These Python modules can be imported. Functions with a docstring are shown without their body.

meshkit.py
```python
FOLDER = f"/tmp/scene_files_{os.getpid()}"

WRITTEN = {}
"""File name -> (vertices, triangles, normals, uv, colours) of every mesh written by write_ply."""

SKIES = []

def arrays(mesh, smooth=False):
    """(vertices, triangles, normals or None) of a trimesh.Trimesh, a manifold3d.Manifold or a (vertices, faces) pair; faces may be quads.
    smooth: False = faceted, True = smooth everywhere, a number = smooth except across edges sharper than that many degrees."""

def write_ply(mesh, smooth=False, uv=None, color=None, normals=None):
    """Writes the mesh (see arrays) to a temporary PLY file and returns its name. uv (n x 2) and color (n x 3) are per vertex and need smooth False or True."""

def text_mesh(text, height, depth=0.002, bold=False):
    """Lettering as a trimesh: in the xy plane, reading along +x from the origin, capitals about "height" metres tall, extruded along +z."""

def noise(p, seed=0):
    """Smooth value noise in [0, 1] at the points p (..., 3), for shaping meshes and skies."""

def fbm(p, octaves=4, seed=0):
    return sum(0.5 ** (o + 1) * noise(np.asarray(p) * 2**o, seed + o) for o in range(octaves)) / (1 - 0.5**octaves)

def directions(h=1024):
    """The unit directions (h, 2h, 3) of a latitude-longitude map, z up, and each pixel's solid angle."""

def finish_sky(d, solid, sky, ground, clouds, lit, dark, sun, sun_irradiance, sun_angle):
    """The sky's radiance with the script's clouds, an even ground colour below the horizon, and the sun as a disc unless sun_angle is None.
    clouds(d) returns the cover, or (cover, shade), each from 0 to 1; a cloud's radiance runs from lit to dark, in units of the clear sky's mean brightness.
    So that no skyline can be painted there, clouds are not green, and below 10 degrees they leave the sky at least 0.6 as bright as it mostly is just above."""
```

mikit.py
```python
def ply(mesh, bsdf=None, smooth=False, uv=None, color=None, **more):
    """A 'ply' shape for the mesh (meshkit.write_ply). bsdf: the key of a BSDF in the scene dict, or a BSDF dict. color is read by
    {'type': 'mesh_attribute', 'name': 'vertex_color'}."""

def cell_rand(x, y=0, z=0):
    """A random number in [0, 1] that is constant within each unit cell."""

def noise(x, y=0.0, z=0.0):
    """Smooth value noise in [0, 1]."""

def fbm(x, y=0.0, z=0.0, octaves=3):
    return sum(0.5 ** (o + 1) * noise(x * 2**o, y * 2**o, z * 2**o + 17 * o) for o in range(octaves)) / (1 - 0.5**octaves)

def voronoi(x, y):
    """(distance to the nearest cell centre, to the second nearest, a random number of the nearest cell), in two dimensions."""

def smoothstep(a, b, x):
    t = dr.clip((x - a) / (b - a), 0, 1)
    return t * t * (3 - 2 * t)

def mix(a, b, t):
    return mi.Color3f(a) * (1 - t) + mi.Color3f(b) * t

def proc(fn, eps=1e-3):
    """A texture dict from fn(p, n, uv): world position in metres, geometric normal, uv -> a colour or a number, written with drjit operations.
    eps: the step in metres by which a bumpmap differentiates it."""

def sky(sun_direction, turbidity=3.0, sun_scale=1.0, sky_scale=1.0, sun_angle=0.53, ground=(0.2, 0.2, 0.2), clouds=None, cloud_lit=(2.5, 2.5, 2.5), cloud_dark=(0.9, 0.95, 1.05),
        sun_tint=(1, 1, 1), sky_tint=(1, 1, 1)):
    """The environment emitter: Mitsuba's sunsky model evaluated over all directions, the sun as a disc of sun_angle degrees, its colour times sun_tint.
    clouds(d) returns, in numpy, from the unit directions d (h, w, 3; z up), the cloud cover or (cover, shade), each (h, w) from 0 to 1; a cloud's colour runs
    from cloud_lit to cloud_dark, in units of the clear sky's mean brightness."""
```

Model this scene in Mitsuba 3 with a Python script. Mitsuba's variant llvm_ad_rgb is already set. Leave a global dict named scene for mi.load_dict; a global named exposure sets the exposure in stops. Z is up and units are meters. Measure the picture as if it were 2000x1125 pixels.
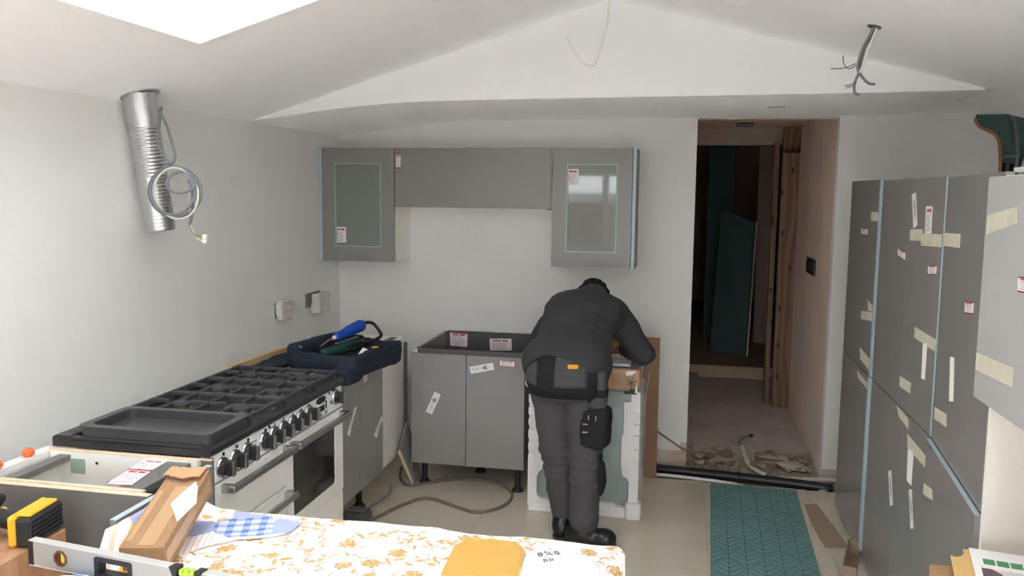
import math, random
import numpy as np, trimesh, manifold3d as m3, mitsuba as mi, drjit as dr, mikit, meshkit
from mikit import proc, noise, fbm, voronoi, cell_rand, smoothstep, mix
from shapely.geometry import Polygon, Point
random.seed(7); rng = np.random.default_rng(7)
T = mi.ScalarTransform4f
scene, labels = {}, {}

# ------------------------------------------------------------------ camera, sky, exposure
exposure = 6.25
SKY = 1.0
EYE = np.array([2.312, -5.492, 1.758]); YAW, PITCH, ROLL, FPX = 0.198, 0.112, 0.011, 1668.6
_F = np.array([-math.sin(YAW) * math.cos(PITCH), math.cos(YAW) * math.cos(PITCH), -math.sin(PITCH)])
_R = np.array([math.cos(YAW), math.sin(YAW), 0.0]); _U = np.cross(_R, _F)
_up = -math.sin(ROLL) * _R + math.cos(ROLL) * _U
scene['camera'] = {'type': 'perspective', 'fov': math.degrees(2 * math.atan(1000 / FPX)), 'fov_axis': 'x', 'near_clip': 0.05, 'far_clip': 200.0,
                   'to_world': T().look_at(origin=EYE.tolist(), target=(EYE + _F).tolist(), up=_up.tolist())}
scene['sky'] = mikit.sky([0.25, -0.45, 0.85], turbidity=4.0, sun_scale=0.0, sky_scale=1.0, sun_angle=None, ground=(0.30, 0.29, 0.27),
                         clouds=lambda d: (np.ones(d.shape[:2]), 0.25 * meshkit.fbm(d * 4.0, 3, 5)), cloud_lit=(SKY * 0.97, SKY, SKY * 1.04), cloud_dark=(SKY * 0.7, SKY * 0.73, SKY * 0.78))

# ------------------------------------------------------------------ materials
def lin(r, g, b):
    return [float(((c / 255 + 0.055) / 1.055) ** 2.4 if c > 10 else c / 255 / 12.92) for c in (r, g, b)]
def rgb(c): return {'type': 'rgb', 'value': list(map(float, c))}
def pmat(key, color, rough=0.6, spec=0.4, metal=0.0, two=True, bump=None, **kw):
    d = {'type': 'principled', 'base_color': color if isinstance(color, dict) else rgb(color), 'roughness': rough, 'metallic': metal, **kw}
    if not metal: d['specular'] = spec
    if bump: d = {'type': 'bumpmap', 'scale': 1.0, 'arbitrary': bump, 'nested': d}
    scene[key] = {'type': 'twosided', 'bsdf': d} if two else d
    return key

def wall_fn(p, n, uv):
    k = fbm(p.x * 2.1, p.y * 2.1, p.z * 2.1, 3)
    s = fbm(p.x * 9, p.y * 9, p.z * 4, 2)
    return mix((0.755, 0.755, 0.738), (0.790, 0.792, 0.780), 0.6 * k + 0.4 * s)
pmat('m_wall', proc(wall_fn), 0.75, 0.25)
pmat('m_ceiling', (0.85, 0.862, 0.875), 0.8, 0.2)
def plaster_fn(p, n, uv):
    a = fbm(p.x * 3, p.y * 3, p.z * 1.3, 4)
    w = smoothstep(0.56, 0.66, fbm(p.x * 5 + 9, p.y * 7, p.z * 1.4 + 3, 4))
    return mix(mix(lin(194, 172, 160), lin(220, 202, 190), a), lin(205, 198, 192), w * 0.7)
pmat('m_plaster', proc(plaster_fn), 0.9, 0.1)
def concrete_fn(p, n, uv):
    a = fbm(p.x * 4, p.y * 4, 0, 4); b = fbm(p.x * 26, p.y * 26, p.z * 20, 3)
    return mix(lin(172, 162, 153), lin(214, 205, 196), 0.65 * a + 0.35 * b)
pmat('m_concrete', proc(concrete_fn), 0.95, 0.1)
def rubble_fn(p, n, uv):
    a = fbm(p.x * 14, p.y * 14, p.z * 14, 4)
    b = smoothstep(0.55, 0.7, fbm(p.x * 40, p.y * 40, p.z * 40, 2))
    return mix(mix(lin(150, 134, 117), lin(192, 178, 162), a), lin(200, 190, 178), b * 0.5)
pmat('m_rubble', proc(rubble_fn), 0.95, 0.1)
pmat('m_rubble_pale', lin(190, 178, 165), 0.95, 0.1)
pmat('m_dirt', lin(148, 132, 116), 0.95, 0.05)
def tile_mat(key, base):
    def fn(p, n, uv):
        a = fbm(p.x * 3 + 3, p.y * 3, 0, 3); b = fbm(p.x * 18, p.y * 18, 1, 2)
        return mix([c * 0.94 for c in base], [min(c * 1.05, 1) for c in base], 0.6 * a + 0.4 * b)
    pmat(key, proc(fn), 0.22, 0.45)
tile_mat('m_tile_a', lin(204, 194, 178)); tile_mat('m_tile_b', lin(202, 192, 176))
pmat('m_grout', lin(194, 184, 168), 0.9, 0.1)
def grey_fn(p, n, uv):
    return mix((0.248, 0.245, 0.240), (0.268, 0.265, 0.260), noise(p.x * 300, p.y * 300, p.z * 300))
pmat('m_grey', proc(grey_fn), 0.28, 0.45)
pmat('m_grey_tall', (0.232, 0.227, 0.221), 0.20, 0.5)
pmat('m_grey_film', (0.42, 0.425, 0.43), 0.32, 0.5)
pmat('m_grey_dark', (0.085, 0.087, 0.09), 0.45, 0.35)
pmat('m_grey_side', (0.16, 0.158, 0.152), 0.4, 0.35)
pmat('m_carcass', lin(234, 232, 226), 0.45, 0.4)
pmat('m_blue_film', lin(176, 194, 204), 0.4, 0.4)
pmat('m_blue_tab', lin(40, 110, 190), 0.4, 0.4)
def chip_fn(p, n, uv):
    a = noise(p.x * 260, p.y * 260, p.z * 260); b = noise(p.x * 90, p.y * 90, p.z * 90)
    return mix(lin(196, 170, 140), lin(232, 214, 190), 0.5 * a + 0.5 * b)
pmat('m_chipboard', proc(chip_fn), 0.85, 0.15)
def wood_fn(p, n, uv):
    g = fbm(p.x * 30, p.y * 30, p.z * 2.0, 3) + 0.25 * noise(p.x * 140, p.y * 140, p.z * 6)
    return mix(lin(150, 104, 74), lin(196, 156, 122), g)
pmat('m_wood_box', proc(wood_fn), 0.6, 0.3)
def pine_fn(p, n, uv):
    w = p.x * 22 + 0.6 * fbm(p.x * 5, p.y * 5, p.z * 1.2, 2) * 5
    r = 0.5 + 0.5 * dr.sin(w * 5.0)
    f1, f2, c = voronoi(p.x * 9 + 0.3, p.z * 3.2)
    k = 1 - smoothstep(0.05, 0.12, f1)
    return mix(mix(lin(130, 104, 88), lin(152, 124, 106), r), lin(84, 66, 54), k)
pmat('m_pine', proc(pine_fn), 0.7, 0.2)
def batten_fn(p, n, uv):
    return mix(lin(168, 140, 104), lin(204, 178, 140), fbm(p.x * 40, p.y * 5, p.z * 40, 3))
pmat('m_batten', proc(batten_fn), 0.8, 0.2)
def card_fn(p, n, uv):
    a = fbm(p.x * 8, p.y * 8, p.z * 8, 3); b = noise(p.x * 120, p.y * 120, p.z * 120)
    return mix(lin(146, 112, 82), lin(176, 142, 110), 0.7 * a + 0.3 * b)
pmat('m_card', proc(card_fn), 0.85, 0.15)
pmat('m_card_pale', lin(190, 152, 114), 0.85, 0.15)
def card_dark_fn(p, n, uv):
    a = fbm(p.x * 6, p.y * 6, p.z * 6, 3); b = noise(p.x * 12, p.y * 12, p.z * 190)
    return mix(lin(138, 108, 84), lin(158, 126, 100), 0.7 * a + 0.3 * b)
pmat('m_card_dark', proc(card_dark_fn), 0.85, 0.15)
def card_wrap_fn(p, n, uv):
    a = fbm(p.x * 12, p.y * 12, p.z * 22, 4)
    return mix(lin(150, 112, 86), lin(190, 154, 124), a)
pmat('m_card_wrapped', proc(card_wrap_fn), 0.3, 0.5)
pmat('m_packing_tape', lin(182, 148, 112), 0.25, 0.5)
def tape_fn(p, n, uv):
    return mix(lin(188, 184, 166), lin(210, 206, 190), fbm(p.x * 30, p.y * 30, p.z * 30, 3))
pmat('m_tape', proc(tape_fn), 0.7, 0.2)
pmat('m_paper', lin(236, 234, 232), 0.7, 0.2)
pmat('m_paper_blue', lin(206, 212, 226), 0.7, 0.2)
pmat('m_red', lin(168, 44, 52), 0.6, 0.3)
pmat('m_print', lin(96, 96, 104), 0.7, 0.2)
def label_mat(key, border, head, lines, seed):
    def fn(p, n, uv):
        u, v = uv.x, uv.y
        c = mi.Color3f(mi.Color3f(lin(234, 226, 228)))
        row = dr.floor(v * lines); fr = v * lines - row
        ink = (fr > 0.35) & (fr < 0.75) & (u > 0.1) & (u < 0.62 + 0.3 * cell_rand(row, seed)) & (v < 0.74) & (v > 0.1) & (noise(u * 46, row * 7.3 + seed) > 0.34)
        c = dr.select(ink, mi.Color3f(lin(150, 142, 150)), c)
        if head:
            h = (v > 0.78) & (v < 0.9) & (u > 0.16) & (u < 0.84) & (abs(u - 0.52) > 0.03)
            c = dr.select(h, mi.Color3f(lin(178, 84, 92)), c)
        if border == 'all':
            c = dr.select((u < 0.05) | (u > 0.95) | (v < 0.07) | (v > 0.93), mi.Color3f(lin(160, 40, 50)), c)
        elif border == 'thin':
            c = dr.select((u < 0.025) | (u > 0.975) | (v < 0.03) | (v > 0.93), mi.Color3f(lin(190, 84, 92)), c)
        elif border == 'ends':
            c = dr.select((v < 0.09) | (v > 0.91), mi.Color3f(lin(150, 40, 48)), c)
        return c
    pmat(key, proc(fn), 0.45, 0.4)
label_mat('m_label_red', 'all', True, 9, 1); label_mat('m_label_small', 'ends', True, 7, 2)
label_mat('m_label_plain', None, True, 14, 3); label_mat('m_label_notice', 'thin', True, 12, 4)
def label_strip_fn(p, n, uv):
    u, v = uv.x, uv.y
    col = dr.floor(u * 26); ink = (u > 0.06) & (u < 0.9) & (v > 0.18) & (v < 0.8) & (noise(u * 40, dr.floor(v * 6) * 3.1) > 0.62)
    c = dr.select(ink, mi.Color3f(lin(168, 166, 170)), mi.Color3f(lin(226, 226, 228)))
    return dr.select((u > 0.58) & (u < 0.7) & (v > 0.25) & (v < 0.8), mi.Color3f(lin(128, 128, 132)), c)
pmat('m_label_strip', proc(label_strip_fn), 0.45, 0.4)
pmat('m_glass_dark', (0.205, 0.228, 0.212), 0.02, 0.7)
pmat('m_glass_edge', lin(150, 170, 158), 0.25, 0.5)
pmat('m_enamel', lin(240, 240, 237), 0.22, 0.5)
pmat('m_black', (0.024, 0.025, 0.027), 0.35, 0.45)
pmat('m_black_enamel', (0.022, 0.023, 0.026), 0.3, 0.5)
def iron_fn(p, n, uv):
    return mix((0.032, 0.033, 0.036), (0.060, 0.060, 0.064), fbm(p.x * 60, p.y * 60, p.z * 60, 3))
pmat('m_cast_iron', proc(iron_fn), 0.55, 0.35)
pmat('m_griddle', (0.052, 0.053, 0.056), 0.32, 0.4)
pmat('m_oven_glass', (0.02, 0.021, 0.022), 0.05, 0.6)
pmat('m_chrome', (0.60, 0.61, 0.62), 0.2, metal=1.0)
pmat('m_brushed', (0.50, 0.51, 0.52), 0.32, metal=1.0)
pmat('m_brass', (0.52, 0.42, 0.30), 0.35, metal=1.0)
pmat('m_foil', (0.62, 0.63, 0.65), 0.28, metal=1.0)
pmat('m_duct_tape', (0.55, 0.56, 0.58), 0.38, metal=0.85)
pmat('m_alu', (0.40, 0.395, 0.385), 0.45, metal=0.3)
pmat('m_alu_top', (0.60, 0.60, 0.59), 0.45, metal=0.4)
pmat('m_cable_grey', lin(120, 124, 130), 0.5, 0.4)
pmat('m_cable_dark', lin(116, 109, 102), 0.5, 0.4)
pmat('m_cable_white', lin(214, 210, 202), 0.5, 0.4)
pmat('m_cable_black', lin(34, 34, 36), 0.5, 0.4)
pmat('m_wire_yellow', lin(190, 186, 90), 0.5, 0.4)
pmat('m_white_plastic', lin(224, 223, 220), 0.4, 0.4)
pmat('m_black_pipe', lin(38, 38, 44), 0.35, 0.45)
pmat('m_plastic_black', (0.022, 0.022, 0.024), 0.45, 0.4)
pmat('m_yellow', lin(232, 176, 48), 0.45, 0.4)
pmat('m_orange', lin(238, 112, 60), 0.5, 0.4)
def eps_fn(p, n, uv):
    f1, f2, c = voronoi(p.x * 160 + p.y * 90, p.z * 160)
    return mix(lin(214, 212, 212), lin(232, 231, 231), smoothstep(0, 0.25, f2 - f1))
pmat('m_eps', proc(eps_fn), 0.5, 0.45)
pmat('m_wrap_glass', lin(150, 162, 160), 0.16, 0.55)
pmat('m_wrapping', lin(208, 204, 200), 0.55, 0.35)
pmat('m_teal', lin(98, 122, 120), 0.8, 0.15)
pmat('m_raw_edge', lin(176, 134, 100), 0.9, 0.1)
def navy_fn(p, n, uv):
    return mix((0.016, 0.020, 0.032), (0.030, 0.037, 0.056), fbm(p.x * 60, p.y * 60, p.z * 60, 2))
pmat('m_navy', proc(navy_fn), 0.85, 0.2)
pmat('m_tool_blue', lin(28, 72, 160), 0.4, 0.4)
pmat('m_tool_green', lin(30, 62, 56), 0.5, 0.4)
def jacket_fn(p, n, uv):
    a = fbm(p.x * 9, p.y * 9, p.z * 9, 3); b = noise(p.x * 420, p.y * 420, p.z * 420)
    return mix((0.042, 0.042, 0.046), (0.060, 0.059, 0.063), 0.6 * a + 0.4 * b)
pmat('m_jacket', proc(jacket_fn), 0.95, 0.1, sheen=0.4)
def trouser_fn(p, n, uv):
    a = fbm(p.x * 12, p.y * 12, p.z * 12, 3); b = noise(p.x * 500, p.y * 500, p.z * 500)
    return mix((0.060, 0.060, 0.065), (0.086, 0.084, 0.090), 0.6 * a + 0.4 * b)
pmat('m_trousers', proc(trouser_fn), 0.9, 0.15)
pmat('m_trouser_black', (0.022, 0.022, 0.025), 0.9, 0.15)
pmat('m_boot', (0.012, 0.012, 0.013), 0.3, 0.45)
pmat('m_skin', lin(128, 84, 66), 0.55, 0.35)
pmat('m_hair', (0.008, 0.008, 0.009), 0.6, 0.3)
pmat('m_badge', lin(226, 164, 40), 0.6, 0.3)
pmat('m_thread', lin(176, 160, 120), 0.7, 0.2)
pmat('m_mustard', lin(206, 164, 90), 0.85, 0.15)
pmat('m_cream', lin(240, 232, 214), 0.85, 0.15)
pmat('m_card_grey', lin(158, 138, 122), 0.9, 0.1)
pmat('m_envelope', lin(214, 176, 120), 0.8, 0.2)
pmat('m_green', lin(88, 148, 106), 0.6, 0.3)
pmat('m_vial', lin(170, 214, 60), 0.15, 0.5)
pmat('m_vial_yellow', lin(214, 208, 60), 0.15, 0.5)
pmat('m_vial_rim', lin(112, 72, 58), 0.5, 0.4)
pmat('m_photo_dark', lin(96, 76, 80), 0.4, 0.4)
pmat('m_upvc', lin(236, 236, 234), 0.35, 0.4)
pmat('m_patio', (0.50, 0.49, 0.46), 0.9, 0.1)
pmat('m_fence', lin(120, 104, 88), 0.9, 0.1)
scene['m_pane'] = {'type': 'thindielectric'}
scene['m_clear_wrap'] = {'type': 'thindielectric', 'int_ior': 1.3}

# green runner with pressed leaf lines
def runner_fn(p, n, uv):
    x, y = uv.x / 0.0845, uv.y / 0.30
    c0 = dr.floor(x); t = x - c0; odd = c0 - 2 * dr.floor(c0 * 0.5)
    def leaf(t_, off):                       # a leaf hangs on each vein, its tip towards larger y; the next column is half a leaf lower
        s = y + off; s = s - dr.floor(s)
        w = 0.5 - 0.5 * dr.cos(6.2832 * s) - 0.10 * dr.sin(6.2832 * s) - 0.06 * dr.sin(6.2832 * 3 * s)
        q = dr.maximum(t_ - 0.45, 0)
        r = (s + 0.26 * t_ + 0.55 * q * q) * 6.0; r = abs(r - dr.floor(r + 0.5))
        return t_ < w, abs(t_ - w), (r < 0.075) & (t_ < 0.86 * w) & (s > 0.2)
    in0, e0, r0 = leaf(t, 0.5 * odd); in1, e1, r1 = leaf(1 - t, 0.5 * (1 - odd))
    line = (t < 0.022) | (t > 0.978) | (dr.minimum(e0, e1) < 0.034) | (in0 & r0) | (in1 & r1)
    base = mix(lin(106, 144, 142), lin(118, 156, 154), fbm(p.x * 7, p.y * 7, 0, 3))
    return dr.select(line, mi.Color3f(lin(66, 104, 110)), base)
pmat('m_runner', proc(runner_fn), 0.6, 0.3)

# printed cloths
def floral_fn(p, n, uv):
    c = mi.Color3f(lin(250, 247, 243)); OR = mi.Color3f(lin(212, 164, 104)); LN = mi.Color3f(lin(184, 148, 108)); PK = mi.Color3f(lin(228, 198, 156))
    mot = fbm(uv.x * 90, uv.y * 90, 1.0, 2); wx = 0.015 * (noise(uv.x * 34, uv.y * 34, 5.0) - 0.5); wy = 0.015 * (noise(uv.x * 34, uv.y * 34, 9.0) - 0.5)
    for f, seed, flower in ((6.6, 0.0, False), (9.4, 40.0, True), (11.0, 80.0, False)):
        x, y = (uv.x + wx) * f, (uv.y + wy) * f; x0, y0 = dr.floor(x), dr.floor(y)
        for a in (-1, 0, 1):
            for b in (-1, 0, 1):
                cx, cy = x0 + a, y0 + b
                qx = x - cx - 0.2 - 0.6 * cell_rand(cx, cy, seed + 1); qy = y - cy - 0.2 - 0.6 * cell_rand(cx, cy, seed + 2)
                ang = 6.283 * cell_rand(cx, cy, seed + 3); ca, sa = dr.cos(ang), dr.sin(ang)
                ux, uy = qx * ca + qy * sa, -qx * sa + qy * ca; kind = cell_rand(cx, cy, seed + 4)
                if flower:
                    r = dr.sqrt(ux * ux + uy * uy); th = dr.atan2(uy, ux); rad = 0.24 * (0.66 + 0.34 * abs(dr.cos(th * 3.5))) * (0.7 + 0.5 * kind)
                    inside = (r < rad) & (kind > 0.35)
                    c = dr.select(inside, dr.select((abs(dr.sin(th * 7)) < 0.22) | (mot > 0.62), LN, dr.select((mot < 0.42) | (r < 0.07), OR, PK)), c)
                    c = dr.select((abs(r - rad) < 0.012) & (kind > 0.35), LN, c)
                else:
                    bend = uy - 0.16 * ux * ux * 2.2 + 0.06
                    c = dr.select((abs(bend) < 0.008) & (abs(ux) < 0.55), LN, c)
                    for j in range(5):
                        px_ = -0.42 + 0.2 * j; sg = 1 if j % 2 else -1
                        lx = (ux - px_) * 0.82 + sg * (bend) * 0.57; ly = bend * 0.82 - sg * (ux - px_) * 0.57
                        w = 0.040 * (1 - dr.square((lx - 0.13) / 0.13)) * (0.6 + 0.8 * cell_rand(cx, cy, seed + 5 + j))
                        leaf = (abs(ly) < w) & (kind > 0.15)
                        c = dr.select(leaf, dr.select((abs(ly) < 0.006) | (mot > 0.66), LN, dr.select(mot < 0.5, OR, PK)), c)
    return c
pmat('m_floral', proc(floral_fn), 0.9, 0.1)
SITES = [(0.90, -3.60, 1), (0.93, -3.38, 0), (0.93, -3.22, 2), (1.06, -3.16, 0), (1.09, -3.30, 3), (1.24, -3.24, 0), (1.02, -3.44, 4), (1.20, -3.42, 5), (0.88, -3.74, 0), (1.05, -3.62, 2), (1.17, -3.13, 2)]
def patch_fn(p, n, uv):
    x, y = uv.x, uv.y
    best, which = mi.Float(9), mi.Float(0)
    for sx, sy, k in SITES:
        d = dr.maximum(abs((x - sx) * 0.93 + (y - sy) * 0.36), abs((y - sy) * 0.93 - (x - sx) * 0.36))
        which = dr.select(d < best, mi.Float(k), which); best = dr.minimum(d, best)
    s = x * 0.93 + y * 0.36; t = y * 0.93 - x * 0.36
    def fr(v): return v - dr.floor(v)
    lav = mi.Color3f(lin(172, 180, 212)); wht = mi.Color3f(lin(248, 244, 242))
    stripes = dr.select(fr(s * 11) < 0.33, mi.Color3f(lin(240, 196, 104)), dr.select(abs(fr(s * 11) - 0.7) < 0.06, mi.Color3f(lin(238, 208, 190)), wht))
    plaid_k = 0.5 * (fr(s * 22) < 0.45) + 0.5 * (fr(t * 22) < 0.45)
    plaid = mix(lin(200, 208, 232), lin(100, 130, 190), dr.select(fr(s * 22) < 0.45, mi.Float(0.5), mi.Float(0.0)) + dr.select(fr(t * 22) < 0.45, mi.Float(0.5), mi.Float(0.0)))
    fine = dr.select(fr(s * 70) < 0.3, mi.Color3f(lin(232, 206, 204)), wht)
    f1, f2, c = voronoi(x * 22, y * 22)
    flow = dr.select((f1 < 0.3) & (c > 0.4), mi.Color3f(lin(236, 190, 130)), wht)
    out = lav
    for k, col in ((1, stripes), (2, flow), (3, plaid), (4, fine), (5, wht)):
        out = dr.select(abs(which - k) < 0.5, col, out)
    return out
pmat('m_patchwork', proc(patch_fn), 0.9, 0.1)
pmat('m_bag_plastic', lin(240, 240, 242), 0.25, 0.5)

# ------------------------------------------------------------------ geometry helpers
def hullm(pts):
    m = m3.Manifold.hull_points(np.asarray(pts, float)).to_mesh()
    return trimesh.Trimesh(m.vert_properties[:, :3], m.tri_verts, process=False)
def box(x0, y0, z0, x1, y1, z1, b=0.0):
    (x0, x1), (y0, y1), (z0, z1) = sorted((x0, x1)), sorted((y0, y1)), sorted((z0, z1))
    if b <= 0:
        return trimesh.creation.box(bounds=[[x0, y0, z0], [x1, y1, z1]])
    b = min(b, (x1 - x0) / 2.01, (y1 - y0) / 2.01, (z1 - z0) / 2.01); P = []
    for sx in (0, 1):
        for sy in (0, 1):
            for sz in (0, 1):
                c = np.array([(x0, x1)[sx], (y0, y1)[sy], (z0, z1)[sz]]); d = np.array([1 - 2 * sx, 1 - 2 * sy, 1 - 2 * sz]) * b
                for k in range(3):
                    q = c + d; q[k] = c[k]; P.append(q)
    return hullm(P)
def cat(*ms): return trimesh.util.concatenate([m for m in ms if m is not None])
def spline(P, n=8):
    P = np.asarray(P, float)
    if len(P) < 3: return P
    Q = np.vstack([2 * P[0] - P[1], P, 2 * P[-1] - P[-2]]); out = []
    for i in range(1, len(Q) - 2):
        p0, p1, p2, p3 = Q[i - 1:i + 3]
        for t in np.linspace(0, 1, n, endpoint=False):
            out.append(0.5 * (2 * p1 + (p2 - p0) * t + (2 * p0 - 5 * p1 + 4 * p2 - p3) * t * t + (3 * p1 - p0 - 3 * p2 + p3) * t ** 3))
    return np.array(out + [P[-1]])
def tube(P, r, sides=8, smooth=True, n=8, flat=None):
    P = spline(P, n) if smooth else np.asarray(P, float)
    R = np.interp(np.linspace(0, 1, len(P)), np.linspace(0, 1, len(np.atleast_1d(r))), np.atleast_1d(r))
    t = np.gradient(P, axis=0); t /= np.linalg.norm(t, axis=1, keepdims=True) + 1e-12
    a = np.cross(t[0], [0, 0, 1] if abs(t[0][2]) < 0.9 else [1, 0, 0]); V = []
    for i in range(len(P)):
        a = a - t[i] * (a @ t[i]); a /= np.linalg.norm(a); b = np.cross(t[i], a)
        for k in range(sides):
            g = 2 * math.pi * k / sides
            V.append(P[i] + R[i] * (math.cos(g) * a + math.sin(g) * b * (flat or 1)))
    V += [P[0], P[-1]]; F = []; L = len(P)
    for i in range(L - 1):
        for k in range(sides):
            q, w = i * sides + k, i * sides + (k + 1) % sides
            F += [[q, w, w + sides], [q, w + sides, q + sides]]
    for k in range(sides):
        F += [[L * sides, (k + 1) % sides, k], [L * sides + 1, (L - 1) * sides + k, (L - 1) * sides + (k + 1) % sides]]
    return trimesh.Trimesh(V, F, process=False)
def frame_to(origin, zdir, xdir=(1, 0, 0)):
    z = np.asarray(zdir, float); z /= np.linalg.norm(z); x = np.asarray(xdir, float); x = np.array([0, 1.0, 0]) if abs(x @ z) > 0.99 * np.linalg.norm(x) else x; x = x - z * (x @ z); x /= np.linalg.norm(x)
    M = np.eye(4); M[:3, 0], M[:3, 1], M[:3, 2], M[:3, 3] = x, np.cross(z, x), z, origin
    return M
def lathe(profile, origin=(0, 0, 0), axis=(0, 0, 1), n=24):
    m = trimesh.creation.revolve(np.asarray(profile, float), sections=n)
    m.apply_transform(frame_to(origin, axis, (1, 0, 0) if abs(axis[0]) < 0.9 else (0, 1, 0)))
    return m
def cyl(a, b, r, n=20, r2=None):
    a, b = np.asarray(a, float), np.asarray(b, float); L = np.linalg.norm(b - a); r2 = r if r2 is None else r2
    return lathe([[0, 0], [r, 0], [r2, L], [0, L]], a, b - a, n)
def extr(poly, d, M=None):
    m = trimesh.creation.extrude_polygon(poly, d, engine='earcut')
    if M is not None: m.apply_transform(M)
    return m
def rotz(m, deg, c):
    m = m.copy(); m.apply_transform(trimesh.transformations.rotation_matrix(math.radians(deg), [0, 0, 1], c)); return m
def grid_mesh(X, Y, Z):
    h, w = Z.shape; V = np.stack([X, Y, Z], -1).reshape(-1, 3); i = np.arange(h * w).reshape(h, w)
    q = np.stack([i[:-1, :-1], i[:-1, 1:], i[1:, 1:], i[1:, :-1]], -1).reshape(-1, 4)
    return trimesh.Trimesh(V, np.vstack([q[:, [0, 1, 2]], q[:, [0, 2, 3]]]), process=False)
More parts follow.
